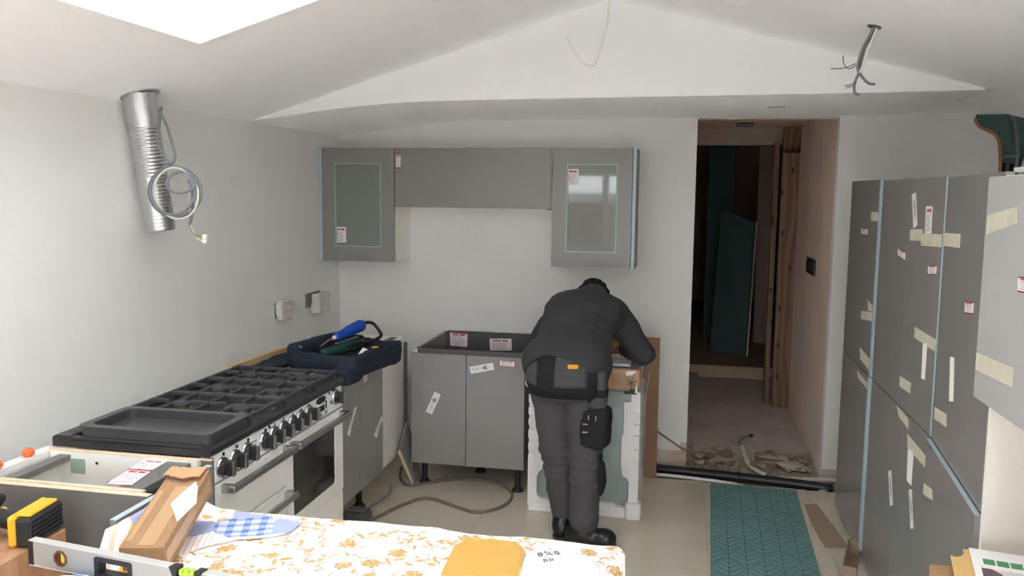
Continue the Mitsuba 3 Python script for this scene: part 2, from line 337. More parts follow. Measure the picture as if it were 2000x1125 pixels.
def snet(f, lo, hi, h):
    """Surface of f < 0 on a grid (dual surface nets)."""
    ax = [np.arange(a, b + h, h) for a, b in zip(lo, hi)]; n = [len(a) for a in ax]
    G = np.stack(np.meshgrid(*ax, indexing='ij'), -1); V = f(G.reshape(-1, 3)).reshape(n)
    V[0], V[-1], V[:, 0], V[:, -1], V[:, :, 0], V[:, :, -1] = (np.maximum(V[s], h) for s in (0, -1, (slice(None), 0), (slice(None), -1), (slice(None), slice(None), 0), (slice(None), slice(None), -1)))
    acc = np.zeros([k - 1 for k in n] + [3]); cnt = np.zeros([k - 1 for k in n])
    S = V < 0; edges = []
    for d in range(3):
        o = [e for e in range(3) if e != d]
        sl0 = tuple(slice(0, -1) if e == d else slice(None) for e in range(3)); sl1 = tuple(slice(1, None) if e == d else slice(None) for e in range(3))
        idx = np.argwhere(S[sl0] != S[sl1])
        v0, v1 = V[sl0][tuple(idx.T)], V[sl1][tuple(idx.T)]
        P = G[sl0][tuple(idx.T)].copy(); P[:, d] += h * v0 / (v0 - v1); edges.append((d, o, idx, v0 < 0))
        for a in (0, 1):
            for b in (0, 1):
                c = idx.copy(); c[:, o[0]] -= a; c[:, o[1]] -= b
                ok = ((c >= 0) & (c < np.array(n) - 1)).all(1)
                np.add.at(acc, tuple(c[ok].T), P[ok]); np.add.at(cnt, tuple(c[ok].T), 1)
    on = cnt > 0; ids = -np.ones(cnt.shape, int); ids[on] = np.arange(on.sum()); verts = acc[on] / cnt[on][:, None]; F = []
    for d, o, idx, inside in edges:
        ok = (idx[:, o[0]] > 0) & (idx[:, o[1]] > 0) & (idx[:, o[0]] < n[o[0]] - 1) & (idx[:, o[1]] < n[o[1]] - 1); i, s = idx[ok], inside[ok]
        def at(a, b):
            c = i.copy(); c[:, o[0]] -= a; c[:, o[1]] -= b; return ids[tuple(c.T)]
        q = np.stack([at(1, 1), at(0, 1), at(0, 0), at(1, 0)], 1)
        flip = ~s if d != 1 else s
        q[flip] = q[flip][:, ::-1]; F.append(q)
    F = np.vstack(F)
    return trimesh.Trimesh(verts, np.vstack([F[:, [0, 1, 2]], F[:, [0, 2, 3]]]), process=False)
def d_cone(P, a, b, ra, rb=None):
    a, b = np.asarray(a, float), np.asarray(b, float); rb = ra if rb is None else rb; ab = b - a
    t = np.clip((P - a) @ ab / max(ab @ ab, 1e-12), 0, 1)
    return np.linalg.norm(P - a - t[:, None] * ab, axis=1) - (ra + (rb - ra) * t)
def d_ell(P, c, r, M=None):
    q = P - np.asarray(c, float)
    if M is not None: q = q @ np.asarray(M)
    r = np.asarray(r, float); k = np.linalg.norm(q / r, axis=1); g = np.linalg.norm(q / r ** 2, axis=1) + 1e-9
    return k * (k - 1) / g
def d_box(P, c, h, r=0.0, M=None):
    q = P - np.asarray(c, float)
    if M is not None: q = q @ np.asarray(M)
    q = np.abs(q) - np.asarray(h, float) + r
    return np.linalg.norm(np.maximum(q, 0), axis=1) + np.minimum(q.max(1), 0) - r
def smin(a, b, k):
    h = np.clip(0.5 + 0.5 * (b - a) / k, 0, 1); return b + (a - b) * h - k * h * (1 - h)
def put(key, mesh, bsdf, smooth=False, **kw):
    n, base = 0, key
    while key in scene:
        n += 1; key = f'{base}_{n:03d}'
    scene[key] = mikit.ply(mesh, bsdf, smooth, **kw)
    return key
def tag(key, label=None, category=None, group=None, kind=None):
    labels[key] = {k: v for k, v in dict(label=label, category=category, group=group, kind=kind).items() if v}
    return key
def struct(key, mesh, bsdf, smooth=False, label=None, **kw):
    k = put(key, mesh, bsdf, smooth, **kw)
    if '__' not in k: tag(k, label, None, None, 'structure')
    return k
def quad_sheet(key, quad, normal, bsdf, lift=0.0008, label=None, thick=0.0006):
    """a flat sticker or strip of tape: four corners (TL, TR, BR, BL), a little proud of what it sticks to"""
    q = np.asarray(quad, float); nrm = np.asarray(normal, float)
    top = q + nrm * (lift + thick); bot = q + nrm * lift
    V = np.vstack([top, bot]); F = [[0, 2, 1], [0, 3, 2], [4, 5, 6], [4, 6, 7]]
    for i in range(4):
        j = (i + 1) % 4; F += [[i, j, j + 4], [i, j + 4, i + 4]]
    m = trimesh.Trimesh(V, F, process=False)
    uv = np.array([[0, 1], [1, 1], [1, 0], [0, 0]] * 2, float)
    k = put(key, m, bsdf, False, uv=uv)
    if label: labels[k] = {'label': label}
    return k
def rect_on(c, u, v, w, h, rot=0.0):
    c, u, v = (np.asarray(t, float) for t in (c, u, v)); g = math.radians(rot)
    a = u * math.cos(g) + v * math.sin(g); b = -u * math.sin(g) + v * math.cos(g)
    return [c - a * w / 2 + b * h / 2, c + a * w / 2 + b * h / 2, c + a * w / 2 - b * h / 2, c - a * w / 2 - b * h / 2]

# ------------------------------------------------------------------ room shell
RIDGE_X, RIDGE_Z, EAVE_Z, RW, YB, YG = 1.92, 2.69, 2.115, 4.4, -7.6, -1.22
SL, SR = (RIDGE_Z - EAVE_Z) / RIDGE_X, -0.26
def roof_z(x): return RIDGE_Z + (SL * (x - RIDGE_X) if x < RIDGE_X else SR * (x - RIDGE_X))
_sx = np.array([-0.1, 0.0, 0.15, 0.3, 0.5, 0.7, 0.85, 1.0, 1.3, 1.8, 2.4, 3.0, 3.6, 4.5])
_sz = np.array([2.105, 2.118, 2.137, 2.156, 2.180, 2.198, 2.208, 2.2135, 2.218, 2.222, 2.226, 2.231, 2.238, 2.246])
def soffit_z(x): return np.interp(x, _sx, _sz)
struct('wall_left', box(-0.12, YB - 0.1, -0.15, 0.0, 0.05, 2.16), 'm_wall')
struct('wall_right', box(RW, YB - 0.1, -0.15, RW + 0.12, 0.1, 2.3), 'm_wall')
WB = cat(box(-0.12, 0.0, -0.15, 2.372, 0.1, 2.30), box(3.206, 0.0, -0.15, 3.90, 0.09, 2.30))
# right end of the back wall with the ragged hole cut in its plasterboard (the hole's outline is in x, z)
hole = Polygon([(3.956, 2.236), (3.952, 2.21), (3.962, 2.185), (3.985, 2.162), (4.02, 2.145), (4.055, 2.128), (4.08, 2.10), (4.092, 2.06), (4.10, 2.0), (4.104, 1.93), (4.108, 1.72), (4.19, 1.70), (4.205, 1.9), (4.30, 2.24)])
face = Polygon([(3.90, -0.15), (4.5, -0.15), (4.5, 2.30), (3.90, 2.30)]).difference(hole)
MXZ = np.array([[1, 0, 0, 0], [0, 0, 1, 0.0], [0, 1, 0, 0], [0, 0, 0, 1.0]])
def xz(poly, y0, d):
    m = trimesh.creation.extrude_polygon(poly, d, engine='earcut')
    m.apply_transform(np.array([[1, 0, 0, 0], [0, 0, -1, y0 + d], [0, 1, 0, 0], [0, 0, 0, 1.0]])); return m
struct('wall_back', cat(WB, xz(face, 0.0, 0.013), box(3.90, 0.10, -0.15, 4.5, 0.12, 2.30)), 'm_wall')
put('wall_back__moisture_board', box(3.92, 0.055, 1.6, 4.4, 0.07, 2.29), 'm_teal'); labels['wall_back__moisture_board'] = {'label': 'teal moisture board behind the ragged hole'}
rim = np.array(hole.exterior.coords)[1:11]
put('wall_back__cut_edge', tube([(x, -0.001, z) for x, z in rim], 0.0105, 6, True, 4), 'm_raw_edge'); labels['wall_back__cut_edge'] = {'label': 'raw brown edge of the cut plasterboard'}
# the bare plaster at the foot of the back wall beside the opening
put('wall_back__bare_plaster', cat(box(2.16, -0.003, -0.12, 2.372, 0.0, 0.105), box(2.332, -0.0035, 0.1, 2.372, 0.0, 0.16), box(3.206, -0.003, -0.12, 3.42, 0.0, 0.05)), 'm_plaster')

def slope_sheet(poly_xy, thick=0.06):
    """a roof-lining sheet: polygon in plan (x, y) lifted onto the roof planes, thick upward"""
    m = trimesh.creation.extrude_polygon(poly_xy, 1.0, engine='earcut'); m = m.subdivide().subdivide() if False else m
    v = m.vertices.copy(); v[:, 2] = np.array([roof_z(x) for x in v[:, 0]]) + thick * v[:, 2]
    return trimesh.Trimesh(v, m.faces, process=False)
SKX0, SKX1, SKY0, SKY1 = 0.558, 1.18, -4.05, -2.588
left = Polygon([(-0.1, YB - 0.1), (RIDGE_X, YB - 0.1), (RIDGE_X, YG), (-0.1, YG)], [[(SKX0, SKY0), (SKX0, SKY1), (SKX1, SKY1), (SKX1, SKY0)]])
right = Polygon([(RIDGE_X, YB - 0.1), (RW + 0.1, YB - 0.1), (RW + 0.1, -0.71), (3.62, -0.71), (3.62, YG), (RIDGE_X, YG)], [[(2.45, -6.70), (3.50, -6.70), (3.50, -4.60), (2.45, -4.60)]])
xs = np.linspace(-0.1, 3.62, 60)
gable = Polygon([(x, soffit_z(x)) for x in xs if roof_z(x) >= soffit_z(x) - 0.012] + [(x, roof_z(x) + 0.05) for x in [3.62, RIDGE_X, -0.02]]).buffer(0)
so = []
for i in range(len(xs) - 1):
    pass
SX = np.concatenate([np.linspace(-0.1, 1.4, 46), np.linspace(1.5, 4.5, 16)])
SXg, SYg = np.meshgrid(SX, np.array([YG - 0.001, -0.71, 0.06])); SZg = np.vectorize(lambda x: float(soffit_z(x)))(SXg)
sof = grid_mesh(SXg, SYg, SZg)
keep = ~((sof.triangles_center[:, 0] > 3.66) & (sof.triangles_center[:, 1] < -0.71)); sof = trimesh.Trimesh(sof.vertices, sof.faces[keep], process=False)
top = sof.copy(); top.vertices[:, 2] += 0.05
drop = box(3.60, -0.71, 2.02, RW + 0.1, -0.69, 2.30)
drop = xz(Polygon([(3.62, roof_z(3.62)), (RW + 0.1, roof_z(RW + 0.1)), (RW + 0.1, 2.32), (3.62, 2.32)]), -0.712, 0.02)
struct('ceiling', cat(slope_sheet(left), slope_sheet(right), xz(gable, YG, 0.05), drop), 'm_ceiling', label='vaulted white ceiling')
struct('ceiling_soffit', cat(sof, top), 'm_ceiling', 30, label='flat lowered ceiling strip in front of the back wall')

# rooflight in the left slope: kerb and pane
nL = np.array([-SL, 0, 1.0]); nL /= np.linalg.norm(nL)
def on_left(x, y, h=0.0): return np.array([x, y, roof_z(x)]) + nL * h
def rooflight(key, x0, x1, y0, y1, nrm, label):
    at_ = lambda x, y, h=0.0: np.array([x, y, roof_z(x)]) + nrm * h
    K = []
    for (xa, ya, xb, yb, ox, oy) in ((x0, y0, x0, y1, -1, 0), (x1, y0, x1, y1, 1, 0), (x0, y0, x1, y0, 0, -1), (x0, y1, x1, y1, 0, 1)):
        K.append(hullm([at_(x + ox * o, y + oy * o, h) for h in (0.0, 0.16) for o in (0.0, 0.05) for (x, y) in ((xa, ya), (xb, yb))]))
    struct(key, cat(*K), 'm_upvc', label=label)
    P = [at_(x, y, 0.15) for x, y in ((x0, y0), (x1, y0), (x1, y1), (x0, y1))]
    struct(key + '__pane', trimesh.Trimesh(P, [[0, 1, 2], [0, 2, 3]], process=False), 'm_pane')
nR = np.array([-SR, 0, 1.0]); nR /= np.linalg.norm(nR)
rooflight('window_1', SKX0, SKX1, SKY0, SKY1, nL, 'rooflight in the left ceiling slope')
rooflight('window_3', 2.45, 3.50, -6.70, -4.60, nR, 'second rooflight in the right ceiling slope')

# rear wall with its wide glazed doors, behind the camera
rear = Polygon([(-0.1, -0.15), (RW + 0.1, -0.15), (RW + 0.1, roof_z(RW + 0.1) + 0.05), (RIDGE_X, RIDGE_Z + 0.05), (-0.1, roof_z(-0.1) + 0.05)], [[(0.15, -0.02), (0.15, 2.06), (4.25, 2.06), (4.25, -0.02)]])
struct('wall_rear', xz(rear, YB - 0.1, 0.1), 'm_wall')
fr = [box(0.15, YB - 0.09, -0.02, 4.25, YB - 0.02, 0.06), box(0.15, YB - 0.09, 2.0, 4.25, YB - 0.02, 2.06)]
for i in range(5):
    x = 0.15 + 4.1 * i / 4; fr.append(box(max(x - 0.045, 0.15), YB - 0.09, 0, min(x + 0.045, 4.25), YB - 0.02, 2.03))
for i in range(4):
    x = 0.15 + 4.1 * i / 4; fr.append(box(x, YB - 0.08, 0.92, x + 4.1 / 4, YB - 0.03, 0.97))
struct('window_2', cat(*fr), 'm_upvc', label='white framed glazed garden doors')
for i in range(4):
    x0 = 0.15 + 4.1 * i / 4
    struct('window_2__pane', trimesh.Trimesh([(x0, YB - 0.055, 0), (x0 + 1.025, YB - 0.055, 0), (x0 + 1.025, YB - 0.055, 2.04), (x0, YB - 0.055, 2.04)], [[0, 1, 2], [0, 2, 3]], process=False), 'm_pane')
struct('ground_patio', box(-6, -22, -0.2, 11, YB - 0.1, -0.06), 'm_patio', label='paved patio outside the glazed doors')
struct('fence_garden', cat(*[box(-6 + 1.7 * i, -14.0, -0.06, -6 + 1.7 * i + 1.66, -13.96, 1.55) for i in range(10)]), 'm_fence', label='timber garden fence')

# floor: slab, tiles with recessed joints, the open channel along the back wall
struct('floor', cat(box(-0.1, YB - 0.1, -0.15, RW + 0.1, -0.30, -0.006), box(-0.1, -0.30, -0.15, 2.17, 0.0, -0.006), box(3.42, -0.30, -0.15, RW + 0.1, 0.0, -0.006), box(2.1, -0.31, -0.2, 3.5, 0.1, -0.13), box(2.17, -0.30, -0.2, 3.42, -0.28, -0.02)), 'm_grout')
struct('floor_foundation', box(0.7, -0.02, -0.5, 4.5, 8.2, -0.16), 'm_dirt')
struct('floor_passage_face', box(2.2, -0.012, -0.2, 3.4, -0.002, -0.045), 'm_rubble')
TX, TY, TS = 2.476 - 0.60 * 5, -0.935 + 0.60 * 2, 0.60
for i in range(0, 9):
    for j in range(0, 13):
        x0, y1 = TX + i * TS, TY - j * TS; x1, y0 = x0 + TS, y1 - TS
        x0c, x1c, y0c, y1c = max(x0, 0.0), min(x1, RW), max(y0, YB), min(y1, 0.0)
        if x1c - x0c < 0.03 or y1c - y0c < 0.03: continue
        if y1c > -0.1 and x1c > 2.2 and x0c < 3.4:
            y1c = min(y1c, -0.262 - 0.012 * (i % 2) - 0.02 * (x0c > 2.9))
            if y1c - y0c < 0.03: continue
        elif x0c > 2.1 and y1c > -0.25 and x0c < 3.4: continue
        g = 0.0009
        put('floor__tile', box(x0c + g, y0c + g, -0.006, x1c - g, y1c - g, 0.0), ('m_tile_a', 'm_tile_b')[(i * 7 + j * 3) % 2])

# passage behind the opening
gx, gy = np.meshgrid(np.linspace(2.28, 3.24, 70), np.concatenate([np.linspace(-0.02, 0.75, 60), np.linspace(0.8, 2.82, 24)]))
P3 = np.stack([gx, gy, gx * 0], -1)
edge = 0.42 + 0.16 * (meshkit.noise(P3 * [7, 0, 0] + [0, 3, 0], 3) - 0.5) + 0.10 * (gx > 2.85) - 0.05
brk = np.clip((edge - gy) / 0.05, 0, 1)
gz = 0.006 * (meshkit.fbm(P3 * 9, 4, 2) - 0.5) + brk * (-0.035 + 0.075 * (meshkit.fbm(P3 * [9, 13, 1], 5, 4) - 0.52) + 0.02 * (meshkit.fbm(P3 * 40, 2, 6) - 0.5))
gz = np.where(gy < 0.02, gz - 0.03, gz)
fm = grid_mesh(gx, gy, gz); tc = fm.triangles_center
isb = tc[:, 1] < np.interp(tc[:, 0], gx[0], edge[0]) + 0.01
struct('floor_passage', trimesh.Trimesh(fm.vertices, fm.faces[~isb], process=False), 'm_concrete', True, label='bare concrete passage floor')
struct('floor_passage__broken_edge', trimesh.Trimesh(fm.vertices, fm.faces[isb], process=False), 'm_rubble', False)
struct('wall_passage_right', cat(box(3.206, 0.09, -0.45, 3.32, 1.78, 2.40), box(3.206, 0.0, -0.2, 3.207, 0.1, 2.215)), 'm_plaster', label='right wall of the passage in bare pink plaster')
struct('wall_passage_left', box(2.20, 0.05, -0.45, 2.29, 2.90, 2.40), 'm_plaster')
struct('ceiling_passage', cat(box(2.2, 0.02, 2.325, 3.4, 2.3, 2.37), box(2.2, 0.02, 2.22, 3.3, 0.1, 2.37), box(0.6, 1.6, 2.5, 4.5, 8.2, 2.55)), 'm_plaster')
struct('beam_passage', box(2.2, 2.2, 2.185, 3.4, 2.34, 2.52), 'm_plaster', label='plastered beam across the dark passage')
struct('step_passage', cat(box(0.9, 2.80, -0.2, 4.35, 8.1, 0.125)), 'm_dirt', label='raised floor of the dark room')
sx = np.linspace(2.29, 3.2, 40)
stp = Polygon([(x, 0.128) for x in sx] + [(x, 0.03 - 0.03 * (meshkit.noise(np.array([x * 9, 0, 1]), 2)) + 0.05 * (x < 2.5)) for x in sx[::-1]])
struct('step_passage__edging', xz(stp, 2.765, 0.035), 'm_chipboard')
struct('wall_dark_room', cat(box(0.8, 8.0, -0.5, 4.5, 8.1, 2.6), box(0.8, 2.75, -0.5, 0.9, 8.1, 2.6), box(4.3, 1.6, -0.5, 4.4, 8.1, 2.6), box(0.8, 2.85, -0.5, 2.29, 2.95, 2.6), box(3.30, 1.6, -0.5, 4.4, 1.70, 2.6), box(2.2, 2.25, 2.3, 2.32, 2.95, 2.6), box(3.29, 1.6, 2.3, 3.42, 2.34, 2.6)), 'm_plaster')
struct('trim_passage_post', cat(box(3.075, 1.78, -0.15, 3.215, 1.86, 2.095)), 'm_pine', label='bare pine post at the end of the passage wall')
struct('trim_passage_stud', cat(box(3.02, 1.90, -0.15, 3.06, 2.0, 2.185), box(3.10, 2.0, -0.15, 3.40, 2.1, 2.4)), 'm_pine', label='stud behind the pine post')

# ------------------------------------------------------------------ wall cabinets on the back wall
ZB, ZT = 1.305, 2.025
def wall_cabinet(key, x0, x1, sticker, label):
    tag(key, label, 'wall cabinet')
    t = 0.018
    put(key + '__carcass', cat(box(x0, -0.30, ZB, x0 + t, -0.002, ZT), box(x1 - t, -0.30, ZB, x1, -0.002, ZT), box(x0 + t, -0.30, ZB, x1 - t, -0.002, ZB + t),
                               box(x0 + t, -0.30, ZT - t, x1 - t, -0.002, ZT), box(x0 + t, -0.012, ZB + t, x1 - t, -0.002, ZT - t)), 'm_carcass')
    d = key + '__door'; gx0, gx1, gz0, gz1 = x0 + 0.09, x1 - 0.088, ZB + 0.092, ZT - 0.096
    f = Polygon([(x0 + 0.002, ZB), (x1 - 0.002, ZB), (x1 - 0.002, ZT), (x0 + 0.002, ZT)], [[(gx0, gz0), (gx0, gz1), (gx1, gz1), (gx1, gz0)]])
    put(d, xz(f, -0.324, 0.021), 'm_grey')
    rim = Polygon([(gx0 - 0.001, gz0 - 0.001), (gx1 + 0.001, gz0 - 0.001), (gx1 + 0.001, gz1 + 0.001), (gx0 - 0.001, gz1 + 0.001)], [[(gx0 + 0.008, gz0 + 0.008), (gx0 + 0.008, gz1 - 0.008), (gx1 - 0.008, gz1 - 0.008), (gx1 - 0.008, gz0 + 0.008)]])
    put(d + '__glass_bead', xz(rim, -0.327, 0.012), 'm_glass_edge'); labels[d + '__glass_bead'] = {'label': 'pale green bead round the glass'}
    put(d + '__pane', box(gx0 + 0.006, -0.3165, gz0 + 0.006, gx1 - 0.006, -0.311, gz1 - 0.006), 'm_glass_dark'); labels[d + '__pane'] = {'label': 'dark green satin glass pane'}
    quad_sheet(d + '__notice', [(a, -0.3165, b) for a, b in sticker], (0, -1, 0), 'm_label_plain', label='printed notice stuck on the glass')
    return key
wall_cabinet('wall_cabinet', 0.022, 0.512, [(0.113, 1.522), (0.182, 1.522), (0.184, 1.424), (0.115, 1.422)], 'grey glazed wall cabinet in the left corner of the back wall')
put('wall_cabinet__scribe_strip', box(0.004, -0.321, ZB, 0.0215, -0.300, ZT), 'm_blue_film')
wall_cabinet('wall_cabinet_001', 1.516, 2.000, [(1.608, 1.9), (1.676, 1.9), (1.675, 1.802), (1.610, 1.802)], 'grey glazed wall cabinet above the bent man, beside the doorway')
put('wall_cabinet_001__end_panel', box(2.003, -0.328, ZB - 0.004, 2.022, -0.002, ZT + 0.002), 'm_grey_side')
put('wall_cabinet_001__end_panel__film_edge', box(2.003, -0.3305, ZB - 0.004, 2.022, -0.3285, ZT + 0.002), 'm_blue_film'); labels['wall_cabinet_001__end_panel__film_edge'] = {'label': 'pale blue film on the panel edge'}
k = tag('bridging_cabinet', 'low wide grey bridging cabinet between the two glazed wall cabinets', 'wall cabinet'); zb2 = ZB + 0.355
put(k + '__carcass', cat(box(0.514, -0.30, zb2, 0.532, -0.002, ZT), box(1.492, -0.30, zb2, 1.510, -0.002, ZT), box(0.532, -0.30, zb2, 1.492, -0.002, zb2 + 0.018), box(0.532, -0.30, ZT - 0.018, 1.492, -0.002, ZT), box(0.532, -0.01, zb2, 1.492, -0.002, ZT)), 'm_carcass')
put(k + '__flap', box(0.514, -0.324, zb2 - 0.004, 1.506, -0.302, ZT, 0.0015), 'm_grey')
put(k + '__flap__hinge_tab', box(1.488, -0.327, zb2 - 0.010, 1.512, -0.300, zb2 - 0.004), 'm_grey_dark')
quad_sheet(k + '__flap__warning_label', [(0.511 + 0.01, -0.324, 1.992), (0.556, -0.324, 1.992), (0.556, -0.324, 1.897), (0.521, -0.324, 1.897)], (0, -1, 0), 'm_label_red', label='small red-edged notice')

# ------------------------------------------------------------------ base cabinets
def foot(key, x, y, h, r=0.017):
    put(key, cat(lathe([[0, 0], [0.034, 0], [0.034, 0.008], [0.024, 0.020], [r, 0.026], [r, h - 0.012], [0.032, h - 0.008], [0.032, h], [0, h]], (x, y, 0), n=16)), 'm_plastic_black', 40)
k = tag('sink_cabinet', 'grey two-door base cabinet without a top, standing on black feet', 'base cabinet')
X0, X1, YF, YK, Z0, Z1 = 0.776, 1.432, -0.735, -0.07, 0.152, 0.835
put(k + '__carcass', cat(box(X0, YF, Z0, X0 + 0.018, YK, Z1), box(X1 - 0.018, YF, Z0, X1, YK, Z1), box(X0 + 0.018, YF, Z0, X1 - 0.018, YK, Z0 + 0.018)), 'm_grey_side')
put(k + '__back_panel', box(X0 + 0.018, YK - 0.012, Z0 + 0.018, X1 - 0.018, YK, Z1 + 0.004), 'm_grey_dark')
put(k + '__rail', box(X0 + 0.018, YF + 0.002, Z1 - 0.035, X1 - 0.018, YF + 0.018, Z1), 'm_grey_dark')
put(k + '__raw_edge', box(X0, YF - 0.0012, Z0, X0 + 0.018, YF - 0.0002, Z1), 'm_chipboard'); labels[k + '__raw_edge'] = {'label': 'raw chipboard front edge'}
for i, (a, b) in enumerate(((0.762, 1.094), (1.0975, 1.441))):
    d = put(k + '__door', box(a, YF - 0.024, 0.150, b, YF - 0.003, 0.812, 0.0012), 'm_grey')
    if i == 0:
        quad_sheet(d + '__order_label', rect_on((0.898, YF - 0.024, 0.519), (1, 0, 0), (0, 0, 1), 0.134, 0.041, 66), (0, -1, 0), 'm_label_strip', label='white order label stuck at a steep slant')
    else:
        quad_sheet(d + '__order_label', rect_on((1.190, YF - 0.024, 0.742), (1, 0, 0), (0, 0, 1), 0.142, 0.041, 13), (0, -1, 0), 'm_label_strip', label='white order label stuck slightly askew')
        quad_sheet(d + '__warning_label', [(1.29, YF - 0.024, 0.797), (1.389, YF - 0.024, 0.793), (1.387, YF - 0.024, 0.757), (1.291, YF - 0.024, 0.761)], (0, -1, 0), 'm_label_red', label='red-edged warning label')
put(k + '__blue_tab', box(1.093, YF - 0.0262, 0.640, 1.0975, YF - 0.022, 0.705), 'm_blue_tab'); labels[k + '__blue_tab'] = {'label': 'scrap of blue film in the gap between the doors'}
for x, y in ((0.815, -0.66), (1.395, -0.69), (1.10, -0.40), (0.80, -0.14), (1.395, -0.14)): foot(k + '__foot', x, y, Z0)
quad_sheet(k + '__back_panel__fitting_notice', [(0.808, YK - 0.012, 0.832), (0.934, YK - 0.012, 0.825), (0.931, YK - 0.012, 0.733), (0.812, YK - 0.012, 0.737)], (0, -1, 0), 'm_label_notice', label='large red-edged fitting notice')
quad_sheet(k + '__back_panel__address_label', [(1.08, YK - 0.012, 0.798), (1.227, YK - 0.012, 0.804), (1.231, YK - 0.012, 0.726), (1.084, YK - 0.012, 0.719)], (0, -1, 0), 'm_label_plain', label='grey-white address label')

k = tag('corner_cabinet', 'long grey-fronted base cabinet in the corner, under the navy tool bag', 'base cabinet')
put(k + '__carcass', cat(box(0.15, -1.80, 0.16, 0.62, -1.782, 0.868), box(0.15, -0.575, 0.16, 0.635, -0.557, 0.870), box(0.15, -1.782, 0.16, 0.62, -0.575, 0.178), box(0.15, -1.782, 0.178, 0.158, -0.575, 0.860)), 'm_carcass')
put(k + '__rail', box(0.158, -1.782, 0.852, 0.215, -0.575, 0.868), 'm_grey_dark'); put(k + '__rail', box(0.575, -1.782, 0.852, 0.622, -0.575, 0.868), 'm_grey_dark')
put(k + '__blank_panel', box(0.622, -1.10, 0.16, 0.648, -0.558, 0.868), 'm_carcass'); labels[k + '__blank_panel'] = {'label': 'cream blank panel toward the corner'}
put(k + '__corner_post', box(0.640, -0.560, 0.16, 0.668, -0.548, 0.835), 'm_grey_dark')
put(k + '__door', box(0.680, -1.425, 0.198, 0.700, -1.075, 0.825, 0.0012), 'm_grey'); put(k + '__door', box(0.680, -1.782, 0.198, 0.700, -1.428, 0.825, 0.0012), 'm_grey')
put(k + '__door_backing', box(0.622, -1.782, 0.18, 0.680, -1.08, 0.84), 'm_grey_side')
quad_sheet(k + '__door_001__order_label', [(0.700, -1.487, 0.664), (0.700, -1.460, 0.656), (0.700, -1.560, 0.533), (0.700, -1.591, 0.552)], (1, 0, 0), 'm_label_strip')
quad_sheet(k + '__door__order_label', [(0.700, -1.100, 0.518), (0.700, -1.076, 0.498), (0.700, -1.174, 0.412), (0.700, -1.221, 0.439)], (1, 0, 0), 'm_label_strip')
quad_sheet(k + '__door__warning_label', [(0.700, -1.365, 0.808), (0.700, -1.30, 0.812), (0.700, -1.31, 0.758), (0.700, -1.372, 0.752)], (1, 0, 0), 'm_label_red')
quad_sheet(k + '__door_001__film_corner', [(0.7003, -1.76, 0.823), (0.7003, -1.62, 0.823), (0.7003, -1.69, 0.800), (0.7003, -1.76, 0.792)], (1, 0, 0), 'm_blue_film')
for x, y in ((0.60, -1.70), (0.58, -1.14), (0.22, -1.70), (0.22, -0.62)): foot(k + '__foot', x, y, 0.16)
quad_sheet(k + '__rail__notice', [(0.40, -0.70, 0.8685), (0.53, -0.68, 0.8685), (0.60, -0.76, 0.8685), (0.46, -0.79, 0.8685)], (0, 0, 1), 'm_label_red')

A_, A2, B_, B2 = (0.752, -0.722, 0.001), (0.758, -0.585, 0.001), (0.672, -0.745, 0.205), (0.672, -0.600, 0.345)
off = np.array([0.016, 0.002, 0.010])
put('leaning_plinth', hullm([np.array(v) + o for v in (A_, A2, B_, B2) for o in (np.zeros(3), off * [1, 1, 0] if v[2] < 0.01 else off)]), 'm_grey'); tag('leaning_plinth', 'short grey board leaning against the corner cabinet beside the two-door cabinet', 'board')
eo = np.array([-0.0008, -0.0022, 0])
put('leaning_plinth__raw_edge', hullm([np.array(v) + o + eo * s for v in (A_, B_) for o in (np.zeros(3), off * [1, 1, 0] if v[2] < 0.01 else off) for s in (0.1, 1.0)]), 'm_chipboard')

# open base cabinet at the near end of the cooker
k = tag('open_base_cabinet', 'open-topped white base cabinet with raw chipboard edges at the near end of the cooker', 'base cabinet')
put(k + '__carcass', cat(box(0.25, -3.306, 0.16, 0.775, -3.03, 0.178), box(0.25, -3.306, 0.178, 0.258, -3.03, 0.855)), 'm_carcass')
for nm, ya, yb in (('side_panel', -3.03, -3.012), ('side_panel', -3.324, -3.306)):
    s = put(k + '__' + nm, box(0.22, ya, 0.16, 0.775, yb, 0.8685), 'm_carcass')
    put(s + '__raw_edge', box(0.22, ya, 0.8687, 0.775, yb, 0.870), 'm_chipboard')
s = put(k + '__end_panel', box(0.19, -3.350, 0.02, 0.81, -3.326, 0.866), 'm_grey_side'); labels[s] = {'label': 'dark grey end panel'}
put(s + '__raw_edge', box(0.19, -3.350, 0.8662, 0.81, -3.326, 0.8676), 'm_chipboard')
s = put(k + '__end_panel', box(0.20, -3.010, 0.02, 0.81, -2.992, 0.866), 'm_grey_side'); put(s + '__raw_edge', box(0.20, -3.010, 0.8662, 0.81, -2.992, 0.8676), 'm_chipboard')
put(k + '__rail', box(0.258, -3.306, 0.838, 0.300, -3.03, 0.858), 'm_grey_side')
r = put(k + '__rail', box(0.665, -3.306, 0.842, 0.748, -3.03, 0.862), 'm_grey_side')
put(k + '__rail__lip', box(0.740, -3.306, 0.810, 0.750, -3.03, 0.8415), 'm_grey_dark')
put(k + '__bracket', box(0.30, -3.0335, 0.795, 0.355, -3.0302, 0.846), 'm_glass_edge')
for x, z in ((0.40, 0.835), (0.56, 0.825), (0.44, 0.77)): put(k + '__shelf_hole', cyl((x, -3.0303, z), (x, -3.0315, z), 0.005, 12), 'm_black')
quad_sheet(k + '__rail_001__fitting_notice', [(0.592, -3.130, 0.8622), (0.678, -3.131, 0.8622), (0.700, -3.268, 0.8622), (0.616, -3.277, 0.8622)], (0, 0, 1), 'm_label_notice')
quad_sheet(k + '__rail_001__address_label', [(0.584, -3.034, 0.8622), (0.666, -3.034, 0.8622), (0.673, -3.122, 0.8622), (0.595, -3.126, 0.8622)], (0, 0, 1), 'm_label_plain')
